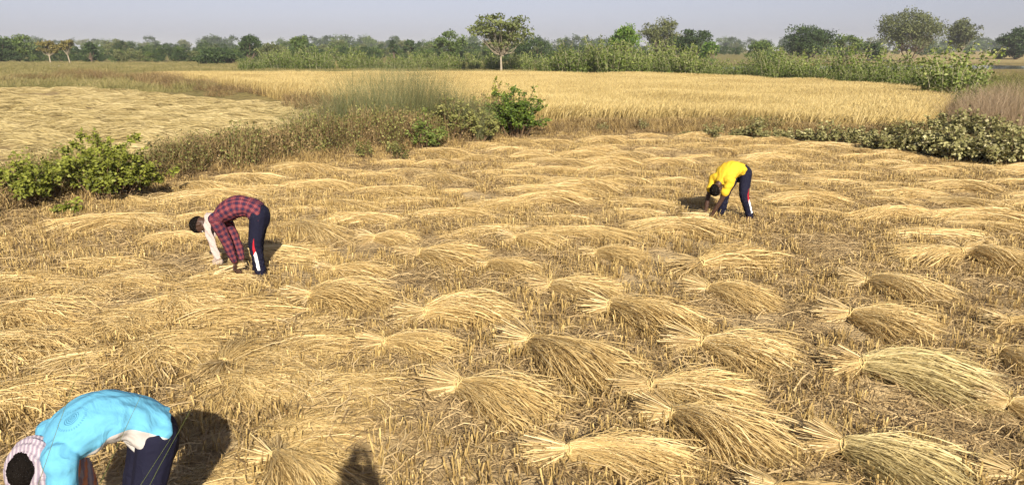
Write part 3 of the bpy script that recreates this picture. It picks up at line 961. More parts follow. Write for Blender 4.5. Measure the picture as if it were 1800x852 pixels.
# dry brown weeds and leafy weeds along the bank
def weed_meshes(seed, w, h, n, mat):
    g = np.random.default_rng(seed)
    t = np.linspace(0, 1, 6)[None, :]
    a = g.uniform(0, 6.28, (n, 1)); q = np.sqrt(g.uniform(0, 1, (n, 1)))
    hh = h * g.uniform(.35, 1.1, (n, 1)) * (1 - .4 * q * q)
    bx, by = q * np.cos(a) * w * .45, q * np.sin(a) * w * .35
    C = np.stack([bx + np.cos(a) * .14 * t * hh + np.cumsum(g.normal(0, .02, (n, 6)), 1), by + np.sin(a) * .14 * t * hh + np.cumsum(g.normal(0, .02, (n, 6)), 1), hh * t - .02], -1)
    an = g.uniform(0, math.pi, n)
    b = MB(); b.ribbons(C, .010 * g.uniform(.5, 1.4, (n, 1)) * (1.1 - .6 * t), np.stack([np.cos(an), np.sin(an), 0 * an], -1), np.clip(g.beta(1.8, 2.2, n)[:, None] * (.5 + .6 * t), 0, 1))
    nl = n * 4
    pk = g.integers(0, n, nl); f = g.integers(1, 6, nl)
    P = C[pk, f] + g.normal(0, .02, (nl, 3))
    lb = MB()
    L = g.uniform(.03, .075, nl)
    lb.leaves(P, unit(nl, g) + [0, 0, -.2], unit(nl, g) * .8 + [.1, -.5, .7], L, L * .55, g.beta(2, 2, nl))
    return b.mesh('stem', WEEDB), lb.mesh('foliage', mat)


WD = [weed_meshes(340 + i, 1.15, .62 + .1 * (i % 3), 330, WEEDB if i % 3 == 0 else WEEDG) for i in range(6)]
spots = []
bl = np.array(BANK)
seg = np.r_[0, np.cumsum(np.hypot(*np.diff(bl, axis=0).T))]
for d in np.arange(0, seg[-1], .52):
    x = float(np.interp(d, seg, bl[:, 0])); y = float(np.interp(d, seg, bl[:, 1]))
    for off in (-.42, .1, .6):
        xx, yy2 = x + g.normal(0, .15), y + off + g.normal(0, .12)
        q = to_px([xx, yy2, .2])[0]
        if not -20 < q[0] < 1820:
            continue
        if q[0] < 900 or (q[0] > 1530 and off < .5) or (off == .1 and g.uniform() < .25):
            spots.append((q[0], xx, yy2, off))
spots.sort()
ws = {'front': [], 'middle': [], 'back': []}
for s_ in spots:
    ws['front' if s_[3] < -.3 else 'middle' if s_[3] < .4 else 'back'].append(s_)
k = 0
for nm, arr in ws.items():
    for c, (q, xx, yy2, off) in enumerate(arr):
        sc = .55 if 300 > q > 0 and off < 0 else 1.25 if 520 < q < 880 else 1.05 if 300 < q < 880 else .8 if q < 300 else .62
        sz = sc * float(g.uniform(.8, 1.25)) * (1.15 if off > .4 and q > 480 else .9)
        plant('dry_weed', WD[k % 6], (xx, yy2, gz1(xx, yy2)), 'dry brown weed clump on the bank, %s from the left in its %s line' % (nth(c), nm), 'weed', 'dry weeds along the bank',
              float(g.uniform(0, 6.28)), (1, 1, sz))
        k += 1
LW = [bush_meshes(360 + i, .75, .75, 12, 330, .085, WEEDG, low=.25, pale=.12) for i in range(3)]
for c, (px_, py_, s) in enumerate([(500, 268, .9), (528, 262, 1.0), (560, 270, .8), (455, 278, .7), (640, 268, .8), (700, 272, .8), (820, 240, 1.1), (760, 244, 1.2), (690, 262, .7)]):
    plant('leafy_weed', LW[c % 3], at_bank(px_, py_, .2), 'yellow-green leafy weed among the dry stems, %s of nine counting across' % nth(sorted([500, 528, 560, 455, 640, 700, 820, 760, 690]).index(px_)), 'weed',
          'leafy weeds on the bank', float(g.uniform(0, 6)), (s, s, s))
# low leafy plants along the bank on the right
LP = [bush_meshes(370 + i, 1.15, .75, 16, 520, .095, PALEL, low=.12, pale=.16) for i in range(4)]
lows = sorted([(1130, 230, .5), (1255, 238, .75), (1300, 240, .7), (1325, 242, .95), (1355, 243, .8), (1385, 244, .7), (1425, 246, .9), (1455, 249, 1.0), (1485, 250, .95), (1512, 252, .9), (1205, 236, .45), (1060, 230, .5)])
for c, (px_, py_, s) in enumerate(lows):
    plant('low_shrub', LP[c % 4], at_bank(px_, py_, .1), 'low leafy plant at the foot of the golden rice, %s from the round bush' % nth(c), 'shrub', 'low leafy plants along the bank', float(g.uniform(0, 6)), (s, s, s))
# pale flecked shrubs on the right
PS = [bush_meshes(380 + i, 1.6, .92, 34, 3000, .085, PALEL, low=.06, pale=.30, asp=.8) for i in range(4)]
pale = sorted([(1555, 262, .8), (1592, 266, 1.05), (1632, 270, .85), (1680, 275, 1.1), (1728, 278, .9), (1778, 286, 1.1), (1655, 254, 1.0), (1712, 260, 1.2), (1790, 266, 1.0), (1620, 248, .7), (1750, 252, .8)])
for c, (px_, py_, s) in enumerate(pale):
    plant('flecked_shrub', PS[c % 4], at_bank(px_, py_, .1), 'pale-flecked leafy shrub in the thicket at the right, %s from its left end' % nth(c), 'shrub', 'pale flecked shrubs at the right', float(g.uniform(0, 6)), (s, s, s))
# purple-brown grass behind them
PG = [grass_mesh('blade', 390 + i, 800, 1.35, .75, .008, PINKG if i % 2 else WEEDG, .55, 6, .4) for i in range(4)]
pgs = sorted([(1700, 228, 1.0), (1740, 225, 1.1), (1785, 222, 1.15), (1720, 205, 1.0), (1765, 200, 1.1), (1800, 195, 1.2), (1690, 190, .9), (1735, 182, 1.0), (1780, 175, 1.1), (1715, 168, 1.0), (1760, 160, 1.0), (1800, 158, 1.1), (1830, 210, 1.2)])
for c, (px_, py_, s) in enumerate(pgs):
    o = obj('purple_grass', PG[c % 4], None, at_bank(px_, py_), float(g.uniform(0, 6)))
    dz = math.hypot(*o.location[:2]) / 26
    o.scale = (dz, dz, s)
    tag(o, 'purplish dry grass clump behind the flecked shrubs, %s from the golden rice' % nth(c), 'grass tuft', 'purplish grass clumps at the right', 'thing')

# brown dry weeds along the far side of the cut field
DW = [grass_mesh('blade', 400 + i, 420, .8, .9, .014, WEEDB, .6, 5, .3) for i in range(4)]
line = np.array(BANK_FAR[1:-1])
seg = np.r_[0, np.cumsum(np.hypot(*np.diff(line, axis=0).T))]
ds = np.arange(0, seg[-1], .9)
far_w = []
for d in ds:
    x = float(np.interp(d, seg, line[:, 0])); y = float(np.interp(d, seg, line[:, 1]))
    far_w.append((x + g.normal(0, .4), y + g.normal(0, .8)))
far_w = [(to_px([x, y, .3])[0][0], x, y) for x, y in far_w]
far_w = sorted([f for f in far_w if -10 < f[0] < 640])
for c, (q, x, y) in enumerate(far_w):
    o = obj('brown_grass', DW[c % 4], None, (x, y, gz1(x, y)), float(g.uniform(0, 6)))
    s = float(g.uniform(.6, 1.2)) * (1.0 if 110 < q < 300 else .7)
    o.scale = (1.2, 1.2, s)
    tag(o, 'rusty brown grass clump on the bank past the cut field, %s from the left' % nth(c), 'grass tuft', 'brown grass clumps past the cut field', 'thing')

# low green and yellow growth left and beyond
GT = [grass_mesh('field_grass', 420 + i, 220, .42, 1.1, .022, GREENG, .8, 4, .3) for i in range(4)]
n0 = 9000
X = g.uniform(-120, 10, n0); Y = g.uniform(52, 165, n0)
keep = ~inside(RICE, X, Y) & ~inside(CUT, X, Y) & ~inside(POND, X, Y)
pp = to_px(np.stack([X, Y, 0 * X], 1))
keep &= (pp[:, 0] > -40) & (pp[:, 0] < 960) & (vnoise(X / 6, Y / 6, 71) > .25)
X, Y = X[keep], Y[keep]
scatter('field_grass', GT, np.stack([X, Y, gz(X, Y)], 1), g.uniform(0, 6.28, len(X)), g.uniform(.6, 1.5, len(X)), g.integers(0, 4, len(X)),
        'low green and yellow grass spreading beyond the fields', 'grass')
# dead grass on the foot of the golden rice and on the right
DG = [grass_mesh('dry_grass', 430 + i, 80, .24, .3, .009, STUBBLE if i == 1 else WEEDB, .7, 4, .3) for i in range(3)]
X, Y = [], []
bl = np.array(BANK); seg = np.r_[0, np.cumsum(np.hypot(*np.diff(bl, axis=0).T))]
dd = g.uniform(0, seg[-1], 3200)
X = np.interp(dd, seg, bl[:, 0]) + g.normal(0, .3, 3200); Y = np.interp(dd, seg, bl[:, 1]) + g.normal(0, .5, 3200)
scatter('dry_grass', DG, np.stack([X, Y, gz(X, Y)], 1), g.uniform(0, 6.28, len(X)), g.uniform(.6, 1.4, len(X)), g.integers(0, 3, len(X)),
        'dead brown grass matted over the bank between the fields', 'grass')


# cane shrubs beyond the golden rice
def cane_meshes(seed, w, h, nc, nl, ls):
    g = np.random.default_rng(seed)
    sb, lb = MB(), MB()
    for i in range(nc):
        a = g.uniform(0, 6.28); q = math.sqrt(g.uniform(0, 1))
        b0 = np.array([math.cos(a) * q * w * .4, math.sin(a) * q * w * .4, -.05])
        hh = h * (g.uniform(.85, 1.15) if i < nc * .3 else g.uniform(.35, .75))
        lean = np.array([math.cos(a), math.sin(a), 0]) * g.uniform(.05, .4) * hh
        t = np.linspace(0, 1, 6)[:, None]
        c = b0 + np.array([0, 0, hh]) * t + lean * t ** 2 + g.normal(0, .03, (6, 3)) * t
        sb.tube(c, np.linspace(.02, .008, 6), 4)
        m = nl // nc
        f = g.uniform(.12, 1, m) ** .8 * 4.999; j = f.astype(int); fr = (f - j)[:, None]
        P = c[j] * (1 - fr) + c[np.minimum(j + 1, 5)] * fr + g.normal(0, .10 if i < nc * .3 else .2, (m, 3))
        D = unit(m, g) * [1, 1, .5] + [0, 0, -.5]
        L = ls * g.uniform(.6, 1.3, m)
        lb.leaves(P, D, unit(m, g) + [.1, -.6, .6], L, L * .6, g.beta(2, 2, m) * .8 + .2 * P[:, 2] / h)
    return sb.mesh('cane', CANE), lb.mesh('foliage', CANEL)


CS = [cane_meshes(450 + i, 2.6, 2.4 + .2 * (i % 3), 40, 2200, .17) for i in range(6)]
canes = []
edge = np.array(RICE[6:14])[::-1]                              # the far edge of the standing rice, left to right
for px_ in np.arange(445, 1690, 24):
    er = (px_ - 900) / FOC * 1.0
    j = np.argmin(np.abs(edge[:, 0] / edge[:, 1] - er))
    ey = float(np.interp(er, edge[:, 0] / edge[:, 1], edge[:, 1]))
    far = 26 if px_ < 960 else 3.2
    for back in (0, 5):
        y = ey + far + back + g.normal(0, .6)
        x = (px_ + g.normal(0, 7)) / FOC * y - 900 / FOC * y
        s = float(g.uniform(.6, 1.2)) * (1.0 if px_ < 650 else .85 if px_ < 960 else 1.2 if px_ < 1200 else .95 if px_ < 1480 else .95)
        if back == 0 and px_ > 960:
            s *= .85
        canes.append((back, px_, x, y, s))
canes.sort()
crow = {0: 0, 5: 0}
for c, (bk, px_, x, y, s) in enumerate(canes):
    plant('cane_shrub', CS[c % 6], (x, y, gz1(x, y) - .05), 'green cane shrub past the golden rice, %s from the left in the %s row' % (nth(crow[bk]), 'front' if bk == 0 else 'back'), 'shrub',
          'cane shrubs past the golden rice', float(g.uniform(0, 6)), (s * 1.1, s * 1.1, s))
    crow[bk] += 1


# ------------------------------------------------------------------ trees
def tree_meshes(seed, H, cw, cb, nleaf, ls, mat, trunk=.16, clumps=26, flat=.5, lean=0.0, bark=None, forks=1, shell=.35, csz=.17, top=0.55):
    """H height, cw crown width, cb height of the crown's underside"""
    g = np.random.default_rng(seed)
    tb, lb = MB(), MB()
    fork = np.array([lean * cb * .8, 0, cb * .75])
    if forks == 1:
        t = np.linspace(0, 1, 6)[:, None]
        c = np.array([0, 0, -.2]) * (1 - t) + fork * t + np.array([.05, .03, 0]) * np.sin(t * 5) * H * .1
        tb.tube(c, np.linspace(trunk * 1.25, trunk * .8, 6), 8)
        roots = [c[-1]]
    else:
        roots = []
        for k in range(forks):
            a = 6.28 * k / forks
            e = np.array([math.cos(a) * cw * .14, math.sin(a) * cw * .14, cb * .9])
            t = np.linspace(0, 1, 6)[:, None]
            c = np.array([math.cos(a) * .25, math.sin(a) * .25, -.2]) * (1 - t) + e * t + g.normal(0, .05, (6, 3)) * t
            tb.tube(c, np.linspace(trunk, trunk * .6, 6), 7)
            roots.append(c[-1])
    cc = np.array([lean * H * .5, 0, cb + (H - cb) * top * .9])
    rz_up, rz_dn = H - cc[2], cc[2] - cb
    per = nleaf // clumps
    for k in range(clumps):
        d = unit(1, g)[0]
        rr = g.uniform(shell, 1.0) ** .6 * .88
        P0 = cc + d * rr * np.array([cw * .5, cw * .5, rz_up if d[2] > 0 else rz_dn])
        r0 = roots[int(g.integers(0, len(roots)))]
        t = np.linspace(0, 1, 5)[:, None]
        mid = np.array([0, 0, 1]) * np.sin(math.pi * t) * -.06 * H
        c = r0 * (1 - t) + P0 * t + mid + g.normal(0, .02 * H, (5, 3)) * np.sin(math.pi * t)
        tb.tube(c, np.linspace(trunk * .42, trunk * .08, 5), 5)
        s = cw * csz * g.uniform(.6, 1.3)
        q = g.normal(0, .55, (per, 3)); q *= np.minimum(1, .95 / (np.linalg.norm(q, axis=1, keepdims=True) + 1e-6)) ** .7; q *= np.array([s, s, s * flat])
        P = P0 + q
        m = len(P)
        D = unit(m, g) + [0, 0, -.25]
        L = ls * g.uniform(.6, 1.3, m)
        lb.leaves(P, D, unit(m, g) + [.1, -.6, .7], L, L * .6, np.clip(g.beta(2, 2, m) * .75 + g.normal(.12, .12), 0, 1))
    return tb.mesh('trunk', bark or BARKD, True), lb.mesh('crown', TREE_MATS[mat])


# picture x, top y, base y, crown width px, distance, share of height that is bare trunk, leaf colour, extras, label
TREES = [
    (28, 57, 108, 58, 170, .12, 'mid', dict(nleaf=3600), 'bushy green tree at the left edge of the far wood'),
    (-12, 62, 108, 50, 165, .1, 'dark', dict(nleaf=2500), 'dark tree cut by the left edge of the picture'),
    (83, 70, 112, 36, 150, .5, 'yellow', dict(nleaf=2000, bark=BARK, flat=.4, trunk=.13, top=.4), 'yellowish umbrella tree with bare white trunk on the left'),
    (118, 69, 112, 30, 152, .52, 'yellow', dict(nleaf=900, bark=BARK, flat=.35, trunk=.12, lean=-.12, clumps=14), 'sparse pale tree with leaning white trunk beside the yellowish one'),
    (157, 72, 108, 24, 165, .2, 'dark', dict(nleaf=1500, clumps=12), 'small dark ragged tree right of the two pale trunks'),
    (370, 84, 113, 62, 150, .06, 'dark', dict(nleaf=3000), 'broad dark low tree above the far end of the golden rice'),
    (400, 83, 113, 40, 152, .06, 'dark', dict(nleaf=1800), 'dark low tree touching the broad one before the cane hedge'),
    (436, 61, 108, 46, 160, .2, 'dark', dict(nleaf=2600), 'dark round-headed tree at the left start of the cane hedge'),
    (478, 72, 112, 50, 150, .1, 'olive', dict(nleaf=2600), 'yellow-green round tree between the dark round tree and a pointed one'),
    (524, 59, 110, 40, 150, .08, 'mid', dict(nleaf=3000, top=.4), 'pointed green tree above the left part of the cane hedge'),
    (692, 71, 105, 20, 200, .35, 'dark', dict(nleaf=900, clumps=9), 'small dark tree peeping over the hedge left of a taller twin'),
    (719, 66, 105, 22, 200, .3, 'dark', dict(nleaf=1000, clumps=10), 'slim dark tree peeping over the hedge right of its smaller twin'),
    (790, 51, 106, 52, 160, .12, 'mid', dict(nleaf=2600, clumps=20), 'green tree with a loose wispy side left of the lone tall tree'),
    (880, 18, 122, 120, 97, .40, 'light', dict(nleaf=3900, clumps=64, bark=BARK, flat=.26, csz=.115, trunk=.13, ls=.34, shell=.15, lean=.02, top=.5), 'lone tall spreading tree with pale trunk and airy layered crown'),
    (938, 60, 108, 70, 150, .08, 'dark', dict(nleaf=3000), 'dark tree standing behind the lone tall tree to its side'),
    (1100, 41, 104, 58, 105, .50, 'bright', dict(nleaf=5600, clumps=40, trunk=.14, flat=.6, ls=.27, csz=.17, top=.35, shell=.1), 'compact deep green umbrella tree with forked trunk above the hedge'),
    (1163, 26, 104, 84, 150, .2, 'olive', dict(nleaf=5200, clumps=44, flat=.4, bark=BARK, ls=.36, shell=.1), 'tall airy grey-green tree beside the compact umbrella tree'),
    (1218, 47, 104, 72, 145, .1, 'dark', dict(nleaf=6000, clumps=36, shell=.1), 'dark feathery tree right of the airy grey-green one'),
    (1250, 68, 104, 34, 135, .08, 'bright', dict(nleaf=1500), 'light green small tree at the foot of the dark feathery tree'),
    (1345, 65, 102, 60, 145, .12, 'mid', dict(nleaf=2600, flat=.4, top=.35), 'low dome-shaped tree standing alone in the middle of the right skyline'),
    (1425, 35, 102, 84, 170, .12, 'dark', dict(nleaf=8000, clumps=44, shell=.1), 'large dark rounded tree right of the low dome-shaped one'),
    (1490, 60, 102, 60, 175, .1, 'mid', dict(nleaf=2400), 'lower green tree leaning against the large dark rounded tree'),
    (1535, 69, 96, 30, 200, .08, 'dark', dict(nleaf=1800), 'small black-green round tree before the biggest feathery tree'),
    (1610, 13, 100, 116, 180, .22, 'olive', dict(nleaf=10000, clumps=70, forks=4, csz=.15, flat=.55, trunk=.18, shell=.1), 'biggest olive feathery tree with several pale trunks'),
    (1698, 31, 94, 54, 215, .26, 'olive', dict(nleaf=4200, clumps=34, flat=.4, bark=BARK, csz=.2, shell=.1), 'layered tree with pale trunk standing alone on the dry rise'),
    (1795, 40, 98, 62, 200, .04, 'dark', dict(nleaf=6500, clumps=36, shell=.1), 'dark dense tree at the right edge of the skyline'),
    (1757, 83, 95, 26, 205, .03, 'mid', dict(nleaf=900), 'low bright green bush left of the dark tree on the right edge'),
]
for i, (px_, ty, by, wpx, dist, cbs, mat, ex, lab) in enumerate(TREES):
    top = pixd(px_, ty, dist); wid = wpx / FOC * dist
    x = float(top[0]); z0 = gz1(x, dist) - .1
    Ht = float(top[2]) - z0
    args = dict(nleaf=2500, ls=.0024 * dist, trunk=.17)
    args.update(ex)
    ms = tree_meshes(600 + i, Ht, wid, Ht * cbs, mat=mat, **args)
    plant('tree', ms, (x, dist, z0), lab, 'tree', 'trees on the skyline')

# far wood
WOOD = []
for i in range(6):
    ms = tree_meshes(700 + i, 1.0, 1.1, .05, 900, .085, ['dark', 'dark', 'mid', 'olive', 'dark', 'mid'][i], trunk=.03, clumps=16, flat=.6)
    WOOD.append(ms[1])
n0 = 430
X = g.uniform(-1, 1, n0); D = g.uniform(230, 330, n0)
PX = 900 + X * 960
X = (PX - 900) / FOC * D
Ht = g.uniform(2.6, 4.8, n0) * np.where(PX > 1000, .75, 1.0) * np.where(g.uniform(size=n0) < .07, 1.4, 1)
keep = ~((PX > 1640) & (D < 290))
far_pts = [np.stack([X, D, gz(X, D) - .2], 1)[keep]]; sc = [Ht[keep]]
n1 = 260
PX = g.uniform(-60, 1860, n1); D = g.uniform(520, 700, n1); X = (PX - 900) / FOC * D
far_pts.append(np.stack([X, D, gz(X, D) - .2], 1)); sc.append(g.uniform(7, 12, n1))
n2_ = 420
PX = g.uniform(-40, 1120, n2_); D = g.uniform(165, 228, n2_); X = (PX - 900) / FOC * D
far_pts.append(np.stack([X, D, gz(X, D) - .3], 1)); sc.append(g.uniform(1.6, 3.6, n2_))
P = np.concatenate(far_pts); S = np.concatenate(sc)
scatter('far_wood', WOOD, P, g.uniform(0, 6.28, len(P)), S, g.integers(0, 6, len(P)), 'hazy belt of trees along the horizon', 'wood')
#@@PEOPLE@@
# ------------------------------------------------------------------ people
def cat_path(P, sub=4):
    """smooth curve through rows of P (positions with any extra columns)"""
    P = np.asarray(P, float)
    Q = np.vstack([2 * P[0] - P[1], P, 2 * P[-1] - P[-2]])
    out = []
    for i in range(1, len(Q) - 2):
        for k in range(sub):
            t = k / sub
            a, b_, c, d = Q[i - 1], Q[i], Q[i + 1], Q[i + 2]
            out.append(.5 * ((2 * b_) + (c - a) * t + (2 * a - 5 * b_ + 4 * c - d) * t * t + (3 * b_ - a - 3 * c + d) * t ** 3))
    out.append(P[-1])
    return np.array(out)


class Solid:
    """closed rounded pieces, grown together into one skin"""
    def __init__(self):
        self.v, self.f, self.n = [], [], 0

    def rings(self, R):
        K, S = R.shape[:2]
        i0 = self.n
        self.v.extend(R.reshape(-1, 3).tolist())
        for k in range(K - 1):
            for j in range(S):
                j2 = (j + 1) % S
                self.f.append((i0 + k * S + j, i0 + k * S + j2, i0 + (k + 1) * S + j2, i0 + (k + 1) * S + j))
        self.f.append(tuple(i0 + j for j in reversed(range(S))))
        self.f.append(tuple(i0 + (K - 1) * S + j for j in range(S)))
        self.n += K * S

    def loft(self, pts, side, S=16, sub=4, cap=True):
        """pts rows: x y z half-width half-depth"""
        C = cat_path(pts, sub)
        X, a, b_ = C[:, :3], np.maximum(C[:, 3], .002), np.maximum(C[:, 4], .002)
        T = np.gradient(X, axis=0)
        T /= np.linalg.norm(T, axis=1, keepdims=True)
        if cap:                                           # rounded ends
            e0 = [(X[0] - T[0] * min(a[0], b_[0]) * f, w) for f, w in ((.8, .45), (.5, .8))]
            e1 = [(X[-1] + T[-1] * min(a[-1], b_[-1]) * f, w) for f, w in ((.5, .8), (.8, .45))]
            X = np.vstack([[p for p, _ in e0], X, [p for p, _ in e1]])
            a = np.r_[[a[0] * w for _, w in e0], a, [a[-1] * w for _, w in e1]]
            b_ = np.r_[[b_[0] * w for _, w in e0], b_, [b_[-1] * w for _, w in e1]]
            T = np.vstack([T[:1], T[:1], T, T[-1:], T[-1:]])
        sd = np.asarray(side, float)
        A = sd - T * (T @ sd)[:, None]
        A /= np.linalg.norm(A, axis=1, keepdims=True)
        B = np.cross(T, A)
        th = np.linspace(0, 2 * math.pi, S, endpoint=False)
        R = X[:, None] + a[:, None, None] * np.cos(th)[None, :, None] * A[:, None] + b_[:, None, None] * np.sin(th)[None, :, None] * B[:, None]
        self.rings(R)

    def limb(self, pts, rad, sub=4, S=12):
        pts = np.asarray(pts, float)
        d = pts[-1] - pts[0]
        side = np.cross(d, [.3, .5, .81]) + 1e-4
        self.loft(np.c_[pts, rad, rad], side, S, sub)

    def ball(self, c, ax, M):
        """ellipsoid: centre, radii along the columns of M"""
        M = np.asarray(M, float)
        lat = np.linspace(-math.pi / 2 + .12, math.pi / 2 - .12, 11)
        th = np.linspace(0, 2 * math.pi, 16, endpoint=False)
        L = np.stack([np.cos(lat)[:, None] * np.cos(th), np.cos(lat)[:, None] * np.sin(th), np.sin(lat)[:, None] + 0 * th], -1) * np.asarray(ax)
        self.rings(np.asarray(c) + L @ M.T)

    def mesh(self, name, voxel, smooth=4):
        m = bpy.data.meshes.new(name + '_raw')
        m.from_pydata(self.v, [], self.f)
        o = bpy.data.objects.new(name + '_raw', m)
        COL.objects.link(o)
        r = o.modifiers.new('r', 'REMESH'); r.mode = 'VOXEL'; r.voxel_size = voxel
        if smooth:
            s_ = o.modifiers.new('s', 'SMOOTH'); s_.factor = .5; s_.iterations = smooth
        dg = bpy.context.evaluated_depsgraph_get()
        dg.update()
        me = bpy.data.meshes.new_from_object(o.evaluated_get(dg))
        me.name = name
        bpy.data.objects.remove(o); bpy.data.meshes.remove(m)
        me.polygons.foreach_set('use_smooth', np.ones(len(me.polygons), bool))
        return me


def verts_of(me):
    a = np.empty(len(me.vertices) * 3, np.float32)
    me.vertices.foreach_get('co', a)
    return a.reshape(-1, 3).astype(float)


def normals_of(me):
    a = np.empty(len(me.vertices) * 3, np.float32)
    me.vertices.foreach_get('normal', a)
    return a.reshape(-1, 3).astype(float)


def set_attr(me, name, val):
    me.attributes.new(name, 'FLOAT', 'POINT').data.foreach_set('value', np.asarray(val, np.float32))


def along(V, chain, side, rad):
    """arc length along a chain, angle round it from its side direction, distance over radius"""
    C = cat_path(chain, 10)
    T = np.gradient(C, axis=0); T /= np.linalg.norm(T, axis=1, keepdims=True)
    s = np.r_[0, np.cumsum(np.linalg.norm(np.diff(C, axis=0), axis=1))]
    d2 = ((V[:, None] - C[None]) ** 2).sum(-1)
    j = d2.argmin(1)
    d = V - C[j]
    t = T[j]
    ex = (d * t).sum(1)
    d = d - t * ex[:, None]
    A = np.asarray(side) - t * (t @ np.asarray(side))[:, None]
    A /= np.linalg.norm(A, axis=1, keepdims=True)
    B = np.cross(t, A)
    return s[j] + ex, np.arctan2((d * B).sum(1), (d * A).sum(1)), np.sqrt(d2.min(1)) / rad, s[-1]


def two_bone(a, b_, l1, l2, hint):
    """elbow or knee position"""
    a, b_ = np.asarray(a, float), np.asarray(b_, float)
    d = b_ - a
    L = np.linalg.norm(d)
    if L > (l1 + l2) * .998:
        k = L / ((l1 + l2) * .998); l1 *= k; l2 *= k
    n_ = d / L
    x = (l1 * l1 - l2 * l2 + L * L) / (2 * L)
    h = math.sqrt(max(l1 * l1 - x * x, 1e-6))
    hint = np.asarray(hint, float)
    hint = hint - n_ * (hint @ n_)
    hint /= np.linalg.norm(hint)
    return a + n_ * x + hint * h


SKIN = plain_mat('brown_skin', (.062, .031, .020), .5, .1, 60, .12, .35)
HAIR = plain_mat('black_hair', (.008, .006, .005), .8, .6, 120, .2, .06)
EYE = plain_mat('eye_white', (.6, .58, .55), .3)
LIP = plain_mat('lip', (.11, .04, .035), .5)


def cloth_bump(n, l, b, scale=9, strength=.35):
    tc = n.new('ShaderNodeTexCoord')
    ns = n.new('ShaderNodeTexNoise'); ns.inputs['Scale'].default_value = scale; ns.inputs['Detail'].default_value = 3; ns.inputs['Distortion'].default_value = 1.2
    l.new(tc.outputs['Object'], ns.inputs['Vector'])
    bp = n.new('ShaderNodeBump'); bp.inputs['Strength'].default_value = strength; bp.inputs['Distance'].default_value = .03
    l.new(ns.outputs['Fac'], bp.inputs['Height']); l.new(bp.outputs[0], b.inputs['Normal'])
    # dust and worn patches in the cloth
    n3 = n.new('ShaderNodeTexNoise'); n3.inputs['Scale'].default_value = 6; n3.inputs['Detail'].default_value = 7; n3.inputs['Roughness'].default_value = .7
    l.new(tc.outputs['Object'], n3.inputs['Vector'])
    rr = ramp_node(n, [(.35, (.86, .86, .86)), (.55, (1, 1, 1)), (.75, (1.10, 1.06, 1.0))])
    l.new(n3.outputs['Fac'], rr.inputs['Fac'])
    mu = n.new('ShaderNodeMix'); mu.data_type = 'RGBA'; mu.blend_type = 'MULTIPLY'; mu.inputs['Factor'].default_value = 1
    if b.inputs['Base Color'].is_linked:
        l.new(b.inputs['Base Color'].links[0].from_socket, mu.inputs['A'])
    else:
        mu.inputs['A'].default_value = b.inputs['Base Color'].default_value
    l.new(rr.outputs['Color'], mu.inputs['B'])
    l.new(mu.outputs['Result'], b.inputs['Base Color'])


def attr_out(n, name):
    a = n.new('ShaderNodeAttribute'); a.attribute_name = name
    return a.outputs['Fac']


def mnode(n, l, op, a, b_=None, c=None):
    m = n.new('ShaderNodeMath'); m.operation = op
    for i, v in enumerate((a, b_, c)):
        if v is None:
            continue
        if hasattr(v, 'is_linked'):
            l.new(v, m.inputs[i])
        else:
            m.inputs[i].default_value = v
    return m.outputs[0]


def mixc(n, l, f, A, B):
    m = n.new('ShaderNodeMix'); m.data_type = 'RGBA'
    for s_, v in ((m.inputs['Factor'], f), (m.inputs['A'], A), (m.inputs['B'], B)):
        if hasattr(v, 'is_linked'):
            l.new(v, s_)
        else:
            s_.default_value = v if not isinstance(v, tuple) else (*v, 1)
    return m.outputs['Result']


def plaid_mat():
    m, nt, n, l, b = new_mat('plaid_shirt')
    u, v = attr_out(n, 'cu'), attr_out(n, 'cv')
    def band(x, per, ph, wd):
        f = mnode(n, l, 'FRACT', mnode(n, l, 'MULTIPLY_ADD', x, 1 / per, ph))
        return mnode(n, l, 'LESS_THAN', f, wd)
    bu, bv = band(u, .068, .1, .42), band(v, .068, .3, .42)
    s_ = mnode(n, l, 'ADD', bu, bv)
    one = mixc(n, l, mnode(n, l, 'MINIMUM', s_, 1.0), (.17, .036, .042), (.085, .024, .04))
    two = mixc(n, l, mnode(n, l, 'MAXIMUM', mnode(n, l, 'SUBTRACT', s_, 1.0), 0.0), one, (.022, .016, .042))
    thin = mnode(n, l, 'MAXIMUM', band(u, .068, .42, .05), band(v, .068, .62, .05))
    col = mixc(n, l, mnode(n, l, 'MULTIPLY', thin, .35), two, (.38, .17, .18))
    l.new(col, b.inputs['Base Color'])
    b.inputs['Roughness'].default_value = .85; b.inputs['Specular IOR Level'].default_value = .15
    cloth_bump(n, l, b)
    return m


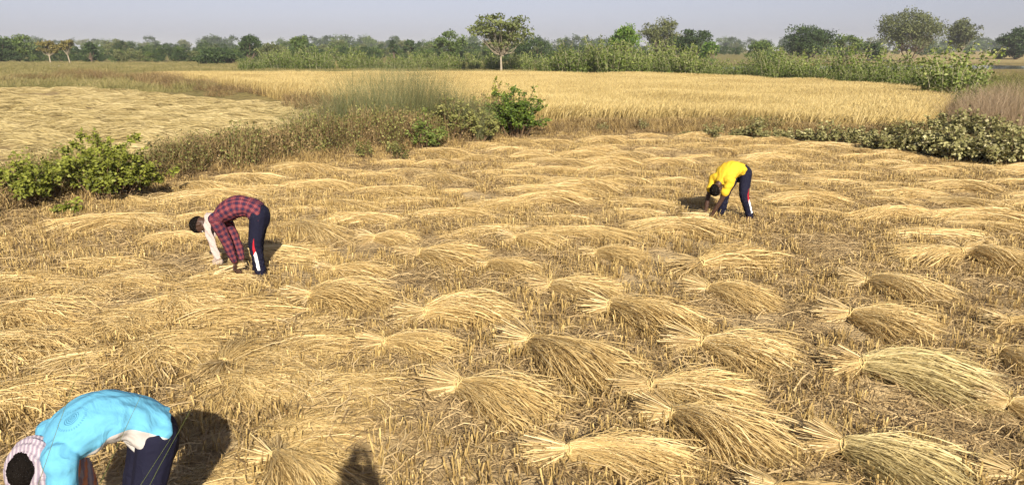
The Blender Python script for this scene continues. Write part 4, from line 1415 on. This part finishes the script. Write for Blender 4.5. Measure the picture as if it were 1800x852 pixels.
def blue_shirt_mat():
    m, nt, n, l, b = new_mat('sky_blue_shirt')
    ang, u, tor = attr_out(n, 'ang'), attr_out(n, 'cu'), attr_out(n, 'torso')
    ex, ey = attr_out(n, 'ex'), attr_out(n, 'ey')
    low = mnode(n, l, 'GREATER_THAN', mnode(n, l, 'ABSOLUTE', ang), mnode(n, l, 'MULTIPLY_ADD', u, 1.5, 1.42))
    low = mnode(n, l, 'MULTIPLY', mnode(n, l, 'MULTIPLY', low, tor), mnode(n, l, 'LESS_THAN', u, .47))
    col = mixc(n, l, low, (.115, .355, .52), (.47, .44, .42))
    r = mnode(n, l, 'SQRT', mnode(n, l, 'ADD', mnode(n, l, 'MULTIPLY', ex, ex), mnode(n, l, 'MULTIPLY', ey, ey)))
    th = mnode(n, l, 'ARCTAN2', ey, ex)
    # round emblem: a spiral mark inside a ring of small letters
    sp = mnode(n, l, 'FRACT', mnode(n, l, 'MULTIPLY_ADD', r, 110.0, mnode(n, l, 'MULTIPLY', th, 1 / 6.2832)))
    inner = mnode(n, l, 'MULTIPLY', mnode(n, l, 'LESS_THAN', sp, .5), mnode(n, l, 'LESS_THAN', r, .034))
    dash = mnode(n, l, 'LESS_THAN', mnode(n, l, 'FRACT', mnode(n, l, 'MULTIPLY', th, 34 / 6.2832)), .55)
    ring = mnode(n, l, 'MULTIPLY', mnode(n, l, 'LESS_THAN', mnode(n, l, 'ABSOLUTE', mnode(n, l, 'SUBTRACT', r, .058)), .005), dash)
    mark = mnode(n, l, 'ADD', mnode(n, l, 'MULTIPLY', inner, .75), mnode(n, l, 'MULTIPLY', ring, .5))
    col = mixc(n, l, mark, col, (.03, .14, .24))
    l.new(col, b.inputs['Base Color'])
    b.inputs['Roughness'].default_value = .8; b.inputs['Specular IOR Level'].default_value = .2
    cloth_bump(n, l, b, 7, .6)
    return m


def trouser_mat(name, stripe):
    m, nt, n, l, b = new_mat(name)
    col = (.012, .012, .026)
    if stripe:
        f, a = attr_out(n, 'cu'), attr_out(n, 'ang')
        aa = mnode(n, l, 'ABSOLUTE', a)
        wd = mnode(n, l, 'MULTIPLY', mnode(n, l, 'MINIMUM', mnode(n, l, 'MULTIPLY', mnode(n, l, 'SUBTRACT', f, .36), 3.5), 1.0), .28)
        ins = mnode(n, l, 'LESS_THAN', aa, wd)
        ins = mnode(n, l, 'MULTIPLY', ins, mnode(n, l, 'LESS_THAN', f, .93))
        rw = mixc(n, l, mnode(n, l, 'GREATER_THAN', f, mnode(n, l, 'MULTIPLY_ADD', a, .12, .62)), (.45, .02, .03), (.75, .73, .72))
        col = mixc(n, l, ins, (.012, .012, .026), rw)
        l.new(col, b.inputs['Base Color'])
    else:
        b.inputs['Base Color'].default_value = (*col, 1)
    b.inputs['Roughness'].default_value = .85; b.inputs['Specular IOR Level'].default_value = .08
    cloth_bump(n, l, b, 10, .4)
    return m


def make_person(name_label, origin, yaw, pose, shirt_mat, sleeve, trousers, k=1.0, hair=True, voxel=.0085, emblem=None):
    """yaw: heading, 0 faces +x. pose in the person's own metres: forward, left, up."""
    fw = np.array([math.cos(yaw), math.sin(yaw), 0]); lf = np.array([-math.sin(yaw), math.cos(yaw), 0]); up = np.array([0, 0, 1.0])
    O = np.asarray(origin, float)
    def W(p):
        return (fw * p[0] + lf * p[1] + up * p[2]) * k                       # relative to the base Empty
    root = bpy.data.objects.new('person', None)
    root.empty_display_size = .3
    COL.objects.link(root)
    root.location = O
    tag(root, name_label, 'person')
    spine = [W((f, s_, u)) for f, s_, u in pose['spine']]                    # pelvis ... neck base
    head = W(pose['head'])
    crown = W(pose['crown']); crown /= np.linalg.norm(crown)
    face = W(pose['face']); face -= crown * (face @ crown); face /= np.linalg.norm(face)
    ear = np.cross(crown, face)
    M = np.stack([ear, face, crown], 1)
    pel, neck = spine[0], spine[-1]
    sh_c = spine[-1] * .72 + spine[-2] * .28
    tw = pose.get('twist', 0.0)
    lat = lf * math.cos(tw) + up * math.sin(tw)
    sk, shirt, trs = Solid(), Solid(), Solid()
    wsp = [.150, .135, .150, .155, .075] if len(spine) == 5 else None
    dsp = [.105, .095, .110, .100, .065]
    body_rows = [np.r_[p, np.array([a, b_]) * k * .86] for p, a, b_ in zip(spine, wsp, dsp)]
    sk.loft(body_rows, lat)
    # shirt over the trunk
    hang = np.array([0, 0, -.012]) * k
    wsh, dsh = [.156, .160, .178, .188, .095], [.108, .117, .134, .122, .078]
    if pose.get('loose'):
        wsh[0], dsh[0] = .180, .132
    hem = pel + (pel - spine[1]) / np.linalg.norm(pel - spine[1]) * pose.get('hem', .10) * k
    rows = [np.r_[hem, np.array([.182, .134] if pose.get('loose') else [.145, .098]) * k]] + [np.r_[p + hang, np.array([a, b_]) * k] for p, a, b_ in zip(spine, wsh, dsh)]
    shirt.loft(rows, lat, cap=not pose.get('loose'))
    # neck and head
    sk.limb([neck * .8 + spine[-2] * .2, neck, head - crown * .05 * k + face * -.012 * k], np.array([.062, .056, .052]) * k)
    sk.ball(head + crown * .012 * k - face * .010 * k, np.array([.074, .094, .098]) * k, M)
    sk.ball(head - crown * .055 * k + face * .028 * k, np.array([.056, .062, .064]) * k, M)          # jaw
    sk.ball(head + face * .095 * k - crown * .022 * k, np.array([.014, .020, .026]) * k, M)          # nose
    sk.ball(head + face * .078 * k + crown * .022 * k, np.array([.055, .016, .012]) * k, M)          # brow
    for sg in (-1, 1):
        sk.ball(head + ear * sg * .076 * k - crown * .012 * k - face * .012 * k, np.array([.010, .020, .032]) * k, M)
    sleeves, legs = [], []
    for sg, hk, fk in ((1, 'hand_l', 'foot_l'), (-1, 'hand_r', 'foot_r')):
        sh = sh_c + lat * sg * .165 * k + W(pose.get('sh_off', (0, 0, 0)))
        hd = W(pose[hk])
        el = two_bone(sh, hd, .285 * k, .255 * k, W(pose.get('elbow', (-.6, sg * .8, .1)) if not isinstance(pose.get('elbow'), dict) else pose['elbow'][sg]))
        sk.limb([sh, sh * .5 + el * .5, el, el * .55 + hd * .45, hd], np.array([.052, .045, .037, .037, .026]) * k)
        # hand: palm, four fingers and a thumb
        d = hd - el; d /= np.linalg.norm(d)
        d = d * .8 + W((.35, 0, -.35)) * .5; d /= np.linalg.norm(d)
        ac = np.cross(d, up * .7 + fw * .3); ac /= np.linalg.norm(ac)
        nn = np.cross(ac, d)
        pc = hd + d * .045 * k
        sk.ball(pc, np.array([.040, .050, .017]) * k, np.stack([ac, d, nn], 1))
        for q, (off, L) in enumerate(((-.030, .060), (-.010, .072), (.010, .070), (.029, .056))):
            b0 = pc + (ac * off + d * .038) * k
            f1 = b0 + (d * L * .45 - nn * .010) * k
            f2 = f1 + (d * L * .22 - nn * L * .42) * k
            f3 = f2 + (-d * L * .12 - nn * L * .36) * k
            sk.limb([b0, f1, f2, f3], np.array([.0095, .0090, .0085, .0070]) * k, 2, 8)
        b0 = pc + (ac * -sg * .036 - d * .012) * k
        sk.limb([b0, b0 + (-ac * sg * .024 + d * .026 - nn * .012) * k, b0 + (-ac * sg * .022 + d * .052 - nn * .030) * k], np.array([.0115, .0105, .0085]) * k, 2, 8)
        # sleeve
        full = np.array([sh, sh * .5 + el * .5, el, el * .5 + hd * .5, hd])
        if sleeve == 'long':
            ch = np.array([sh, sh * .5 + el * .5, el, el * .45 + hd * .55, el * .12 + hd * .88]); rr = [.078, .070, .060, .052, .043]
        else:
            ch = np.array([sh, sh * .7 + el * .3, sh * .35 + el * .65]); rr = [.070, .068, .067]
        inner = sh_c * .45 + sh * .55
        shirt.limb(np.vstack([[inner], ch]), np.r_[.078, rr] * k)
        sleeves.append((np.vstack([[inner], ch]), .06 * k))
        # leg
        hip = pel + lat * sg * .085 * k + W((0, 0, -.015))
        ank = W((pose[fk][0], pose[fk][1], .08))
        kn = two_bone(hip, ank, .41 * k * pose.get('leg', 1), .39 * k * pose.get('leg', 1), W((1, sg * .12, 0)))
        sk.limb([hip, hip * .5 + kn * .5, kn, kn * .65 + ank * .35, ank], np.array([.078, .066, .050, .050, .036]) * k)
        toe = W((pose[fk][0] + .13, pose[fk][1] + sg * .03, .028)); heel = W((pose[fk][0] - .045, pose[fk][1], .035))
        sk.limb([heel, ank * .5 + toe * .5 - up * .012, toe], np.array([.036, .040, .026]) * k)
        lr = [.105, .092, .078, .070, .062]
        lg = np.array([hip, hip * .5 + kn * .5, kn, kn * .5 + ank * .5, ank + up * -.01])
        trs.limb(lg, np.array(lr) * k)
        legs.append((lg, sg))
    up_dir = (spine[1] - pel) / np.linalg.norm(spine[1] - pel)
    tk = .90 if pose.get('loose') else 1.0
    seat = pel + W((-.012, 0, -.035))
    trs.loft([np.r_[seat + W((.0, 0, -.09)), np.array([.145, .095]) * k], np.r_[seat, np.array([.172, .120]) * k * tk], np.r_[pel + up_dir * .03 * k, np.array([.160, .118]) * k * tk], np.r_[pel + up_dir * .09 * k, np.array([.140, .100]) * k]], lat)
    body = sk.mesh('body', voxel * .8, 2)
    body.materials.append(SKIN)
    obj('body', body, root)
    sm = shirt.mesh('shirt', voxel, 5)
    V = verts_of(sm)
    back = np.cross(lat, spine[2] - spine[1]); back /= np.linalg.norm(back)
    if back[2] < 0:
        back = -back
    chain = np.array([hem] + spine)
    s0, a0, r0, _ = along(V, chain, back, .16 * k)
    cu, cv, tor, angb = s0.copy(), a0 * .17, np.ones(len(V)), a0.copy()
    best = r0
    for ch, rad in sleeves:
        s1, a1, r1, _ = along(V, ch, back, rad)
        w = (r1 < best * .95) & (s1 > .09)
        cu = np.where(w, s1, cu); cv = np.where(w, a1 * .07, cv); tor = np.where(w, 0, tor); best = np.where(w, r1, best)
    set_attr(sm, 'cu', cu); set_attr(sm, 'cv', cv); set_attr(sm, 'torso', tor); set_attr(sm, 'ang', angb)
    if emblem:
        set_attr(sm, 'ex', s0 - emblem[0]); set_attr(sm, 'ey', a0 * .165 - emblem[1])
    # folds
    N = normals_of(sm)
    fold = np.sin(s0 * 46 + 3 * np.sin(a0 * 2.3) + 1.5 * np.sin(a0 * 5 + s0 * 9)) * .5 + np.sin(a0 * 9 + s0 * 21) * .35
    amt = .0075 * k * (1 - .6 * np.exp(-(a0 / .8) ** 2)) * (1 + 1.2 * np.exp(-(s0 / .12) ** 2))
    V2 = V + N * (fold * amt)[:, None]
    sm.vertices.foreach_set('co', V2.astype(np.float32).ravel()); sm.update()
    sm.materials.append(shirt_mat)
    obj('shirt', sm, root)
    tm = trs.mesh('trousers', voxel, 4)
    V = verts_of(tm)
    best = np.full(len(V), 9.0); cu = np.zeros(len(V)); an = np.full(len(V), 3.0)
    for lg, sg in legs:
        s1, a1, r1, tot = along(V, lg, lf * sg, .08 * k)
        w = r1 < best
        cu = np.where(w, s1 / tot, cu); an = np.where(w, a1, an); best = np.minimum(best, r1)
    set_attr(tm, 'cu', cu); set_attr(tm, 'ang', an)
    N = normals_of(tm)
    V2 = V + N * (.006 * k * np.sin(cu * 58 + 3 * np.sin(an * 1.7)) * np.clip(cu - .15, 0, 1))[:, None]
    tm.vertices.foreach_set('co', V2.astype(np.float32).ravel()); tm.update()
    tm.materials.append(trousers)
    obj('trousers', tm, root)
    for sg in (-1, 1):
        e = Solid(); e.ball(head + face * .082 * k + ear * sg * .031 * k + crown * .002 * k, np.array([.013, .009, .007]) * k, M)
        em = e.mesh('eye', .003, 0); em.materials.append(EYE); obj('eye', em, root)
    e = Solid(); e.ball(head + face * .086 * k - crown * .062 * k, np.array([.024, .008, .008]) * k, M)
    em = e.mesh('mouth', .003, 0); em.materials.append(LIP); obj('mouth', em, root)
    if hair:
        h = Solid()
        h.ball(head + crown * .020 * k - face * .016 * k, np.array([.083, .102, .104]) * k, M)
        hm = h.mesh('hair', .007, 2)
        V = verts_of(hm)
        q = (V - head) @ M
        V = V + (unit(len(V), rng) * .0045 * k)
        keep = (q[:, 2] > .030 * k - .55 * np.clip(-q[:, 1], -.02 * k, .08 * k) * 1.6) & ((q[:, 1] < .078 * k) | (q[:, 2] > .062 * k))
        drop = np.where(~keep)[0]
        V[drop] = head + (V[drop] - head) * .72                               # tuck what is not hair inside the skull
        hm.vertices.foreach_set('co', V.astype(np.float32).ravel()); hm.update()
        hm.materials.append(HAIR)
        obj('hair', hm, root)
    return root, dict(W=W, head=head, crown=crown, face=face, ear=ear, neck=neck, spine=spine, O=O, M=M, lat=lat, fw=fw, lf=lf)


# the man in the plaid shirt, bent over, seen from his left side
pf = pix(458, 489)
plaid, K = make_person('person in red plaid shirt and dark tracksuit trousers bending over cut rice', (pf[0], pf[1], gz1(pf[0], pf[1])), math.pi + .08,
    dict(leg=.885, spine=[(-.05, 0, .795), (.06, 0, .87), (.20, 0, .885), (.34, 0, .82), (.46, 0, .725)],
         head=(.655, .0, .655), crown=(.80, 0, -.42), face=(-.35, .10, -.9), hand_l=(.27, .06, .20), hand_r=(.22, -.10, .18),
         elbow={1: (-.5, .5, .25), -1: (-.9, -.3, .1)}, foot_l=(-.03, .09), foot_r=(.05, -.10), hem=.035, loose=True),
    plaid_mat(), 'long', trouser_mat('navy_trousers_striped', True))
# towel round his neck
SCARF = plain_mat('pale_towel', (.43, .345, .315), .9, .5, 40, .1)
sc_ = Solid()
nk, lf_, fw_ = K['neck'], K['lf'], K['fw']
nh = K['head'] * .42 + nk * .58
def tow(p, a=.055, b_=.012):
    return np.r_[p, a * .8, b_]
rowsT = [tow(nh + lf_ * -.085 + np.array([0, 0, -.20]), .05), tow(nh + lf_ * -.095 + np.array([0, 0, -.04]), .05), tow(nh + lf_ * -.05 + np.array([0, 0, .075]), .05),
         tow(nh + np.array([0, 0, .095]), .045), tow(nh + lf_ * .065 + np.array([0, 0, .06]), .05), tow(nh + lf_ * .105 + np.array([0, 0, -.06]), .055),
         tow(nh + lf_ * .11 - fw_ * .03 + np.array([0, 0, -.20]), .06), tow(nh + lf_ * .12 - fw_ * .07 + np.array([0, 0, -.34]), .055), tow(nh + lf_ * .12 - fw_ * .085 + np.array([0, 0, -.43]), .06)]
sc_.loft(rowsT, fw_ + np.array([0, 0, .15]), 12, 5)
tm_ = sc_.mesh('towel', .009, 2)
V = verts_of(tm_)
V = V + normals_of(tm_) * (.006 * np.sin(V[:, 2] * 60 + V[:, 0] * 90))[:, None]
tm_.vertices.foreach_set('co', V.astype(np.float32).ravel()); tm_.update()
tm_.materials.append(SCARF)
tw_ = obj('towel', tm_, plaid)
fr = MB()
e0 = rowsT[-1][:3]
for q in range(16):
    b0 = e0 + fw_ * (q - 7.5) * .0075 + np.array([0, 0, -.005])
    fr.tube(np.array([b0, b0 + [0, 0, -.03], b0 + np.r_[unit(1, rng)[0][:2] * .012, -.06]]), [.003, .003, .002], 4)
obj('fringe', fr.mesh('fringe', SCARF), tw_)

# the man in the yellow shirt, bent towards the camera
YEL, nt, n, l, b = new_mat('yellow_shirt')
b.inputs['Base Color'].default_value = (.68, .44, .03, 1); b.inputs['Roughness'].default_value = .8; b.inputs['Specular IOR Level'].default_value = .2
cloth_bump(n, l, b, 8, .3)
yf = pix(1288, 386)
yellow, K2 = make_person('person in bright yellow shirt and dark trousers stooping with both hands in the straw', (yf[0], yf[1], gz1(yf[0], yf[1])), math.atan2(-.62, -.78),
    dict(leg=.93, spine=[(-.14, 0, .79), (0, 0, .845), (.14, 0, .845), (.27, 0, .775), (.37, 0, .68)],
         head=(.47, -.01, .545), crown=(.55, 0, -.72), face=(-.75, 0, -.6), hand_l=(.46, -.08, .11), hand_r=(.44, -.22, .12),
         elbow={1: (-.1, .9, .0), -1: (.5, -1, .5)}, foot_l=(-.14, .22), foot_r=(.06, -.19), hem=.03),
    YEL, 'short', trouser_mat('navy_trousers_piped', True))

# the man in the sky blue shirt, close by on the left
BLUE_O = np.array([-1.90, 3.66])
blue, K3 = make_person('person in sky blue shirt with wrapped head stooping close to the camera', (BLUE_O[0], BLUE_O[1], gz1(*BLUE_O)), math.atan2(-.33, -.464),
    dict(spine=[(-.08, 0, .85), (.03, 0, .955), (.16, 0, .985), (.30, 0, .93), (.395, 0, .86)],
         head=(.485, .02, .80), crown=(.60, .58, .10), face=(.1, -.1, -.9), hand_l=(.40, .14, .24), hand_r=(.34, -.12, .22),
         elbow={1: (-.3, .9, .1), -1: (-.3, -.9, .1)}, foot_l=(-.03, .13), foot_r=(-.05, -.14), hem=.045, leg=.97, loose=True),
    blue_shirt_mat(), 'long', trouser_mat('dark_trousers', False), k=.97, voxel=.0075, emblem=(.42, -.125))
# cloth wound round his head, the crown of the head left open
WRAP, nt, n, l, b = new_mat('checked_headcloth')
tcn = n.new('ShaderNodeTexCoord')
wv = n.new('ShaderNodeTexWave'); wv.inputs['Scale'].default_value = 16; wv.inputs['Distortion'].default_value = 1.5; wv.inputs['Detail'].default_value = 2
l.new(tcn.outputs['Object'], wv.inputs['Vector'])
rp = ramp_node(n, [(.2, (.25, .20, .25)), (.6, (.34, .29, .33)), (.9, (.41, .35, .38))])
l.new(wv.outputs['Fac'], rp.inputs['Fac'])
st = attr_out(n, 'stripe')
l.new(mixc(n, l, st, rp.outputs['Color'], (.62, .24, .12)), b.inputs['Base Color'])
b.inputs['Roughness'].default_value = .9
cloth_bump(n, l, b, 22, .6)
wr = Solid()
hc, cr, fc, er = K3['head'], K3['crown'], K3['face'], K3['ear']
for lvl, rad, th_, ph in ((.035, .098, .030, 0), (.005, .108, .036, 1.0), (-.035, .106, .038, 2.2), (.052, .088, .022, .5)):
    an = np.linspace(0, 2 * math.pi, 26)
    path = np.stack([hc + cr * (lvl + .012 * math.sin(a + ph)) + (er * math.cos(a) * .90 + fc * math.sin(a) * 1.12) * rad for a in an])
    wr.loft(np.c_[path, np.full(26, th_ * .75), np.full(26, th_)], cr + .02 * fc, 10, 1)
tail = [hc - fc * .09 - cr * .02 + er * .06, hc - cr * .10 - fc * .03 + er * .10, hc - cr * .18 + er * .11 + np.array([0, 0, -.06]), hc - cr * .20 + er * .11 + np.array([0, 0, -.20])]
wr.loft(np.c_[np.array(tail), [.05, .06, .065, .06], [.02, .016, .014, .012]], fc, 12, 5)
wm = wr.mesh('headcloth', .007, 2)
V = verts_of(wm)
a_ = np.arctan2((V - hc) @ fc, (V - hc) @ er)
cl = (V - hc) @ cr
V = V + normals_of(wm) * (.004 * np.sin(cl * 190 + a_ * 3))[:, None]
wm.vertices.foreach_set('co', V.astype(np.float32).ravel()); wm.update()
set_attr(wm, 'stripe', ((np.sin(cl * 150) > .2) & (cl < -.075)).astype(float))
wm.materials.append(WRAP)
obj('headcloth', wm, blue)

# the photographer on the road bank, known from the shadow of head and raised arms
OLIVE = plain_mat('grey_shirt', (.25, .25, .27), .8)
photog, K4 = make_person('person holding up a phone whose head shadow falls on the near mud', (-.02, -.38, gz1(-.02, -.38)), math.pi / 2,
    dict(spine=[(0, 0, .90), (.02, 0, 1.05), (.02, 0, 1.20), (0, 0, 1.33), (0, 0, 1.44)], head=(.02, 0, 1.60), crown=(.12, 0, 1), face=(1, 0, -.15),
         hand_l=(.26, .06, 1.56), hand_r=(.26, -.06, 1.56), elbow={1: (.1, .12, -1), -1: (.1, -.12, -1)}, foot_l=(0, .12), foot_r=(0, -.12), hem=.12),
    OLIVE, 'long', trouser_mat('photographer_trousers', False), voxel=.012)


# straw held in the hands of the two men
def held(label, p0, dirv, L, n_, seed):
    g = np.random.default_rng(seed)
    t = np.linspace(0, 1, 6)[None, :]
    d = np.asarray(dirv, float); d /= np.linalg.norm(d)
    sp = unit(n_, g) * .22
    dd = d[None] + sp
    C = t[..., None] * dd[:, None] * L * g.uniform(.6, 1.1, (n_, 1, 1)) - d * .12 + np.array([0, 0, -1.0]) * (t ** 2)[..., None] * .05
    C = C + g.normal(0, .012, (n_, 1, 3))
    b_ = MB(); b_.ribbons(C, .006 * g.uniform(.7, 1.4, (n_, 1)) + 0 * t, unit(n_, g), g.beta(2.5, 1.3, n_))
    o = obj('straw_bunch', b_.mesh('straw_bunch', STRAW_BUTT), None, p0)
    tag(o, label, 'straw bunch')


held('bunch of straw gripped by the person in red plaid', K['O'] + K['W']((.29, .03, .16)), (-.9, -.3, -.02), .36, 60, 801)
held('bunch of straw gripped by the person in yellow', K2['O'] + K2['W']((.47, -.18, .11)), (-.95, .1, .05), .42, 60, 802)
# long grass blades on the road bank just before the camera
gb = MB()
gg = np.random.default_rng(77)
root_ = pixd(40, 1050, 1.9)
for q, (x0, y0, x1, y1) in enumerate([(20, 1060, 150, 620), (110, 1050, 250, 690), (180, 1080, 335, 720), (230, 1090, 300, 770)]):
    A1 = pixd(x1, y1, 2.1 + .05 * q)
    A0 = A1 + np.array([-.62 - .05 * q, -.05, 0])
    A0[2] = gz1(A0[0], A0[1]) - .03
    t = np.linspace(0, 1, 9)[:, None]
    c = A0 * (1 - t) + A1 * t + np.array([-.06, 0, .10]) * np.sin(math.pi * t)
    gb.tube(c, np.linspace(.0022, .0006, 9), 4, gg.uniform(.4, .9))
GBM = tint_mat('green_blade', [(0, (.09, .12, .03)), (1, (.22, .25, .08))], .5, .3, .05)
tag(obj('grass_blades', gb.mesh('grass_blades', GBM)), 'long thin green grass blades rising before the blue-shirted person', 'grass', None, 'thing')

# white egrets by the pale trunks
def egret(c, px_, py_, D):
    e = Solid()
    e.ball((0, 0, .36), (.16, .085, .09), np.eye(3))
    e.limb([(.12, 0, .40), (.18, 0, .52), (.14, 0, .62), (.20, 0, .70)], [.04, .024, .02, .022])
    e.ball((.215, 0, .705), (.045, .024, .024), np.eye(3))
    e.limb([(.25, 0, .70), (.33, 0, .685)], [.010, .004])
    e.limb([(-.12, 0, .35), (-.24, 0, .30)], [.05, .02])
    for sg in (-1, 1):
        e.limb([(0, sg * .03, .30), (.02, sg * .03, .15), (0, sg * .03, 0)], [.014, .010, .010], 2, 6)
    m = e.mesh('egret', .012, 1)
    m.materials.append(plain_mat('white_feather', (.8, .8, .78), .8))
    a = pixd(px_, py_, D)
    o = obj('egret', m, None, (a[0], D, gz1(a[0], D)), c * 2.1)
    o.scale = (.7, .7, .7)
    tag(o, ['white bird standing closest to the yellowish tree trunk', 'middle white bird of three between two pale trunks', 'white bird closest to the leaning pale trunk'][c], 'bird', 'white birds between the pale trunks')


for c, q in enumerate((87, 95, 104)):
    egret(c, q, 110, 118 + c)
#@@END@@

# ------------------------------------------------------------------ haze
hz, nt, n, l, b = new_mat('haze')
n.remove(b)
pv = n.new('ShaderNodeVolumePrincipled')
pv.inputs['Color'].default_value = (.86, .88, .92, 1)
pv.inputs['Density'].default_value = .0003
pv.inputs['Anisotropy'].default_value = .0
l.new(pv.outputs[0], n['Material Output'].inputs['Volume'])
x0, x1, y0, y1, z0, z1 = -5200, 5200, -90, 4600, -2.0, 32
V = [(x0, y0, z0), (x1, y0, z0), (x1, y1, z0), (x0, y1, z0), (x0, y0, z1), (x1, y0, z1), (x1, y1, z1), (x0, y1, z1)]
F = [0, 3, 2, 1, 4, 5, 6, 7, 0, 1, 5, 4, 1, 2, 6, 5, 2, 3, 7, 6, 3, 0, 4, 7]
hb = obj('haze', raw_mesh('haze', V, F, [4] * 6, {}, hz))
tag(hb, 'pale dusty haze in the air over the fields', None, None, 'stuff')
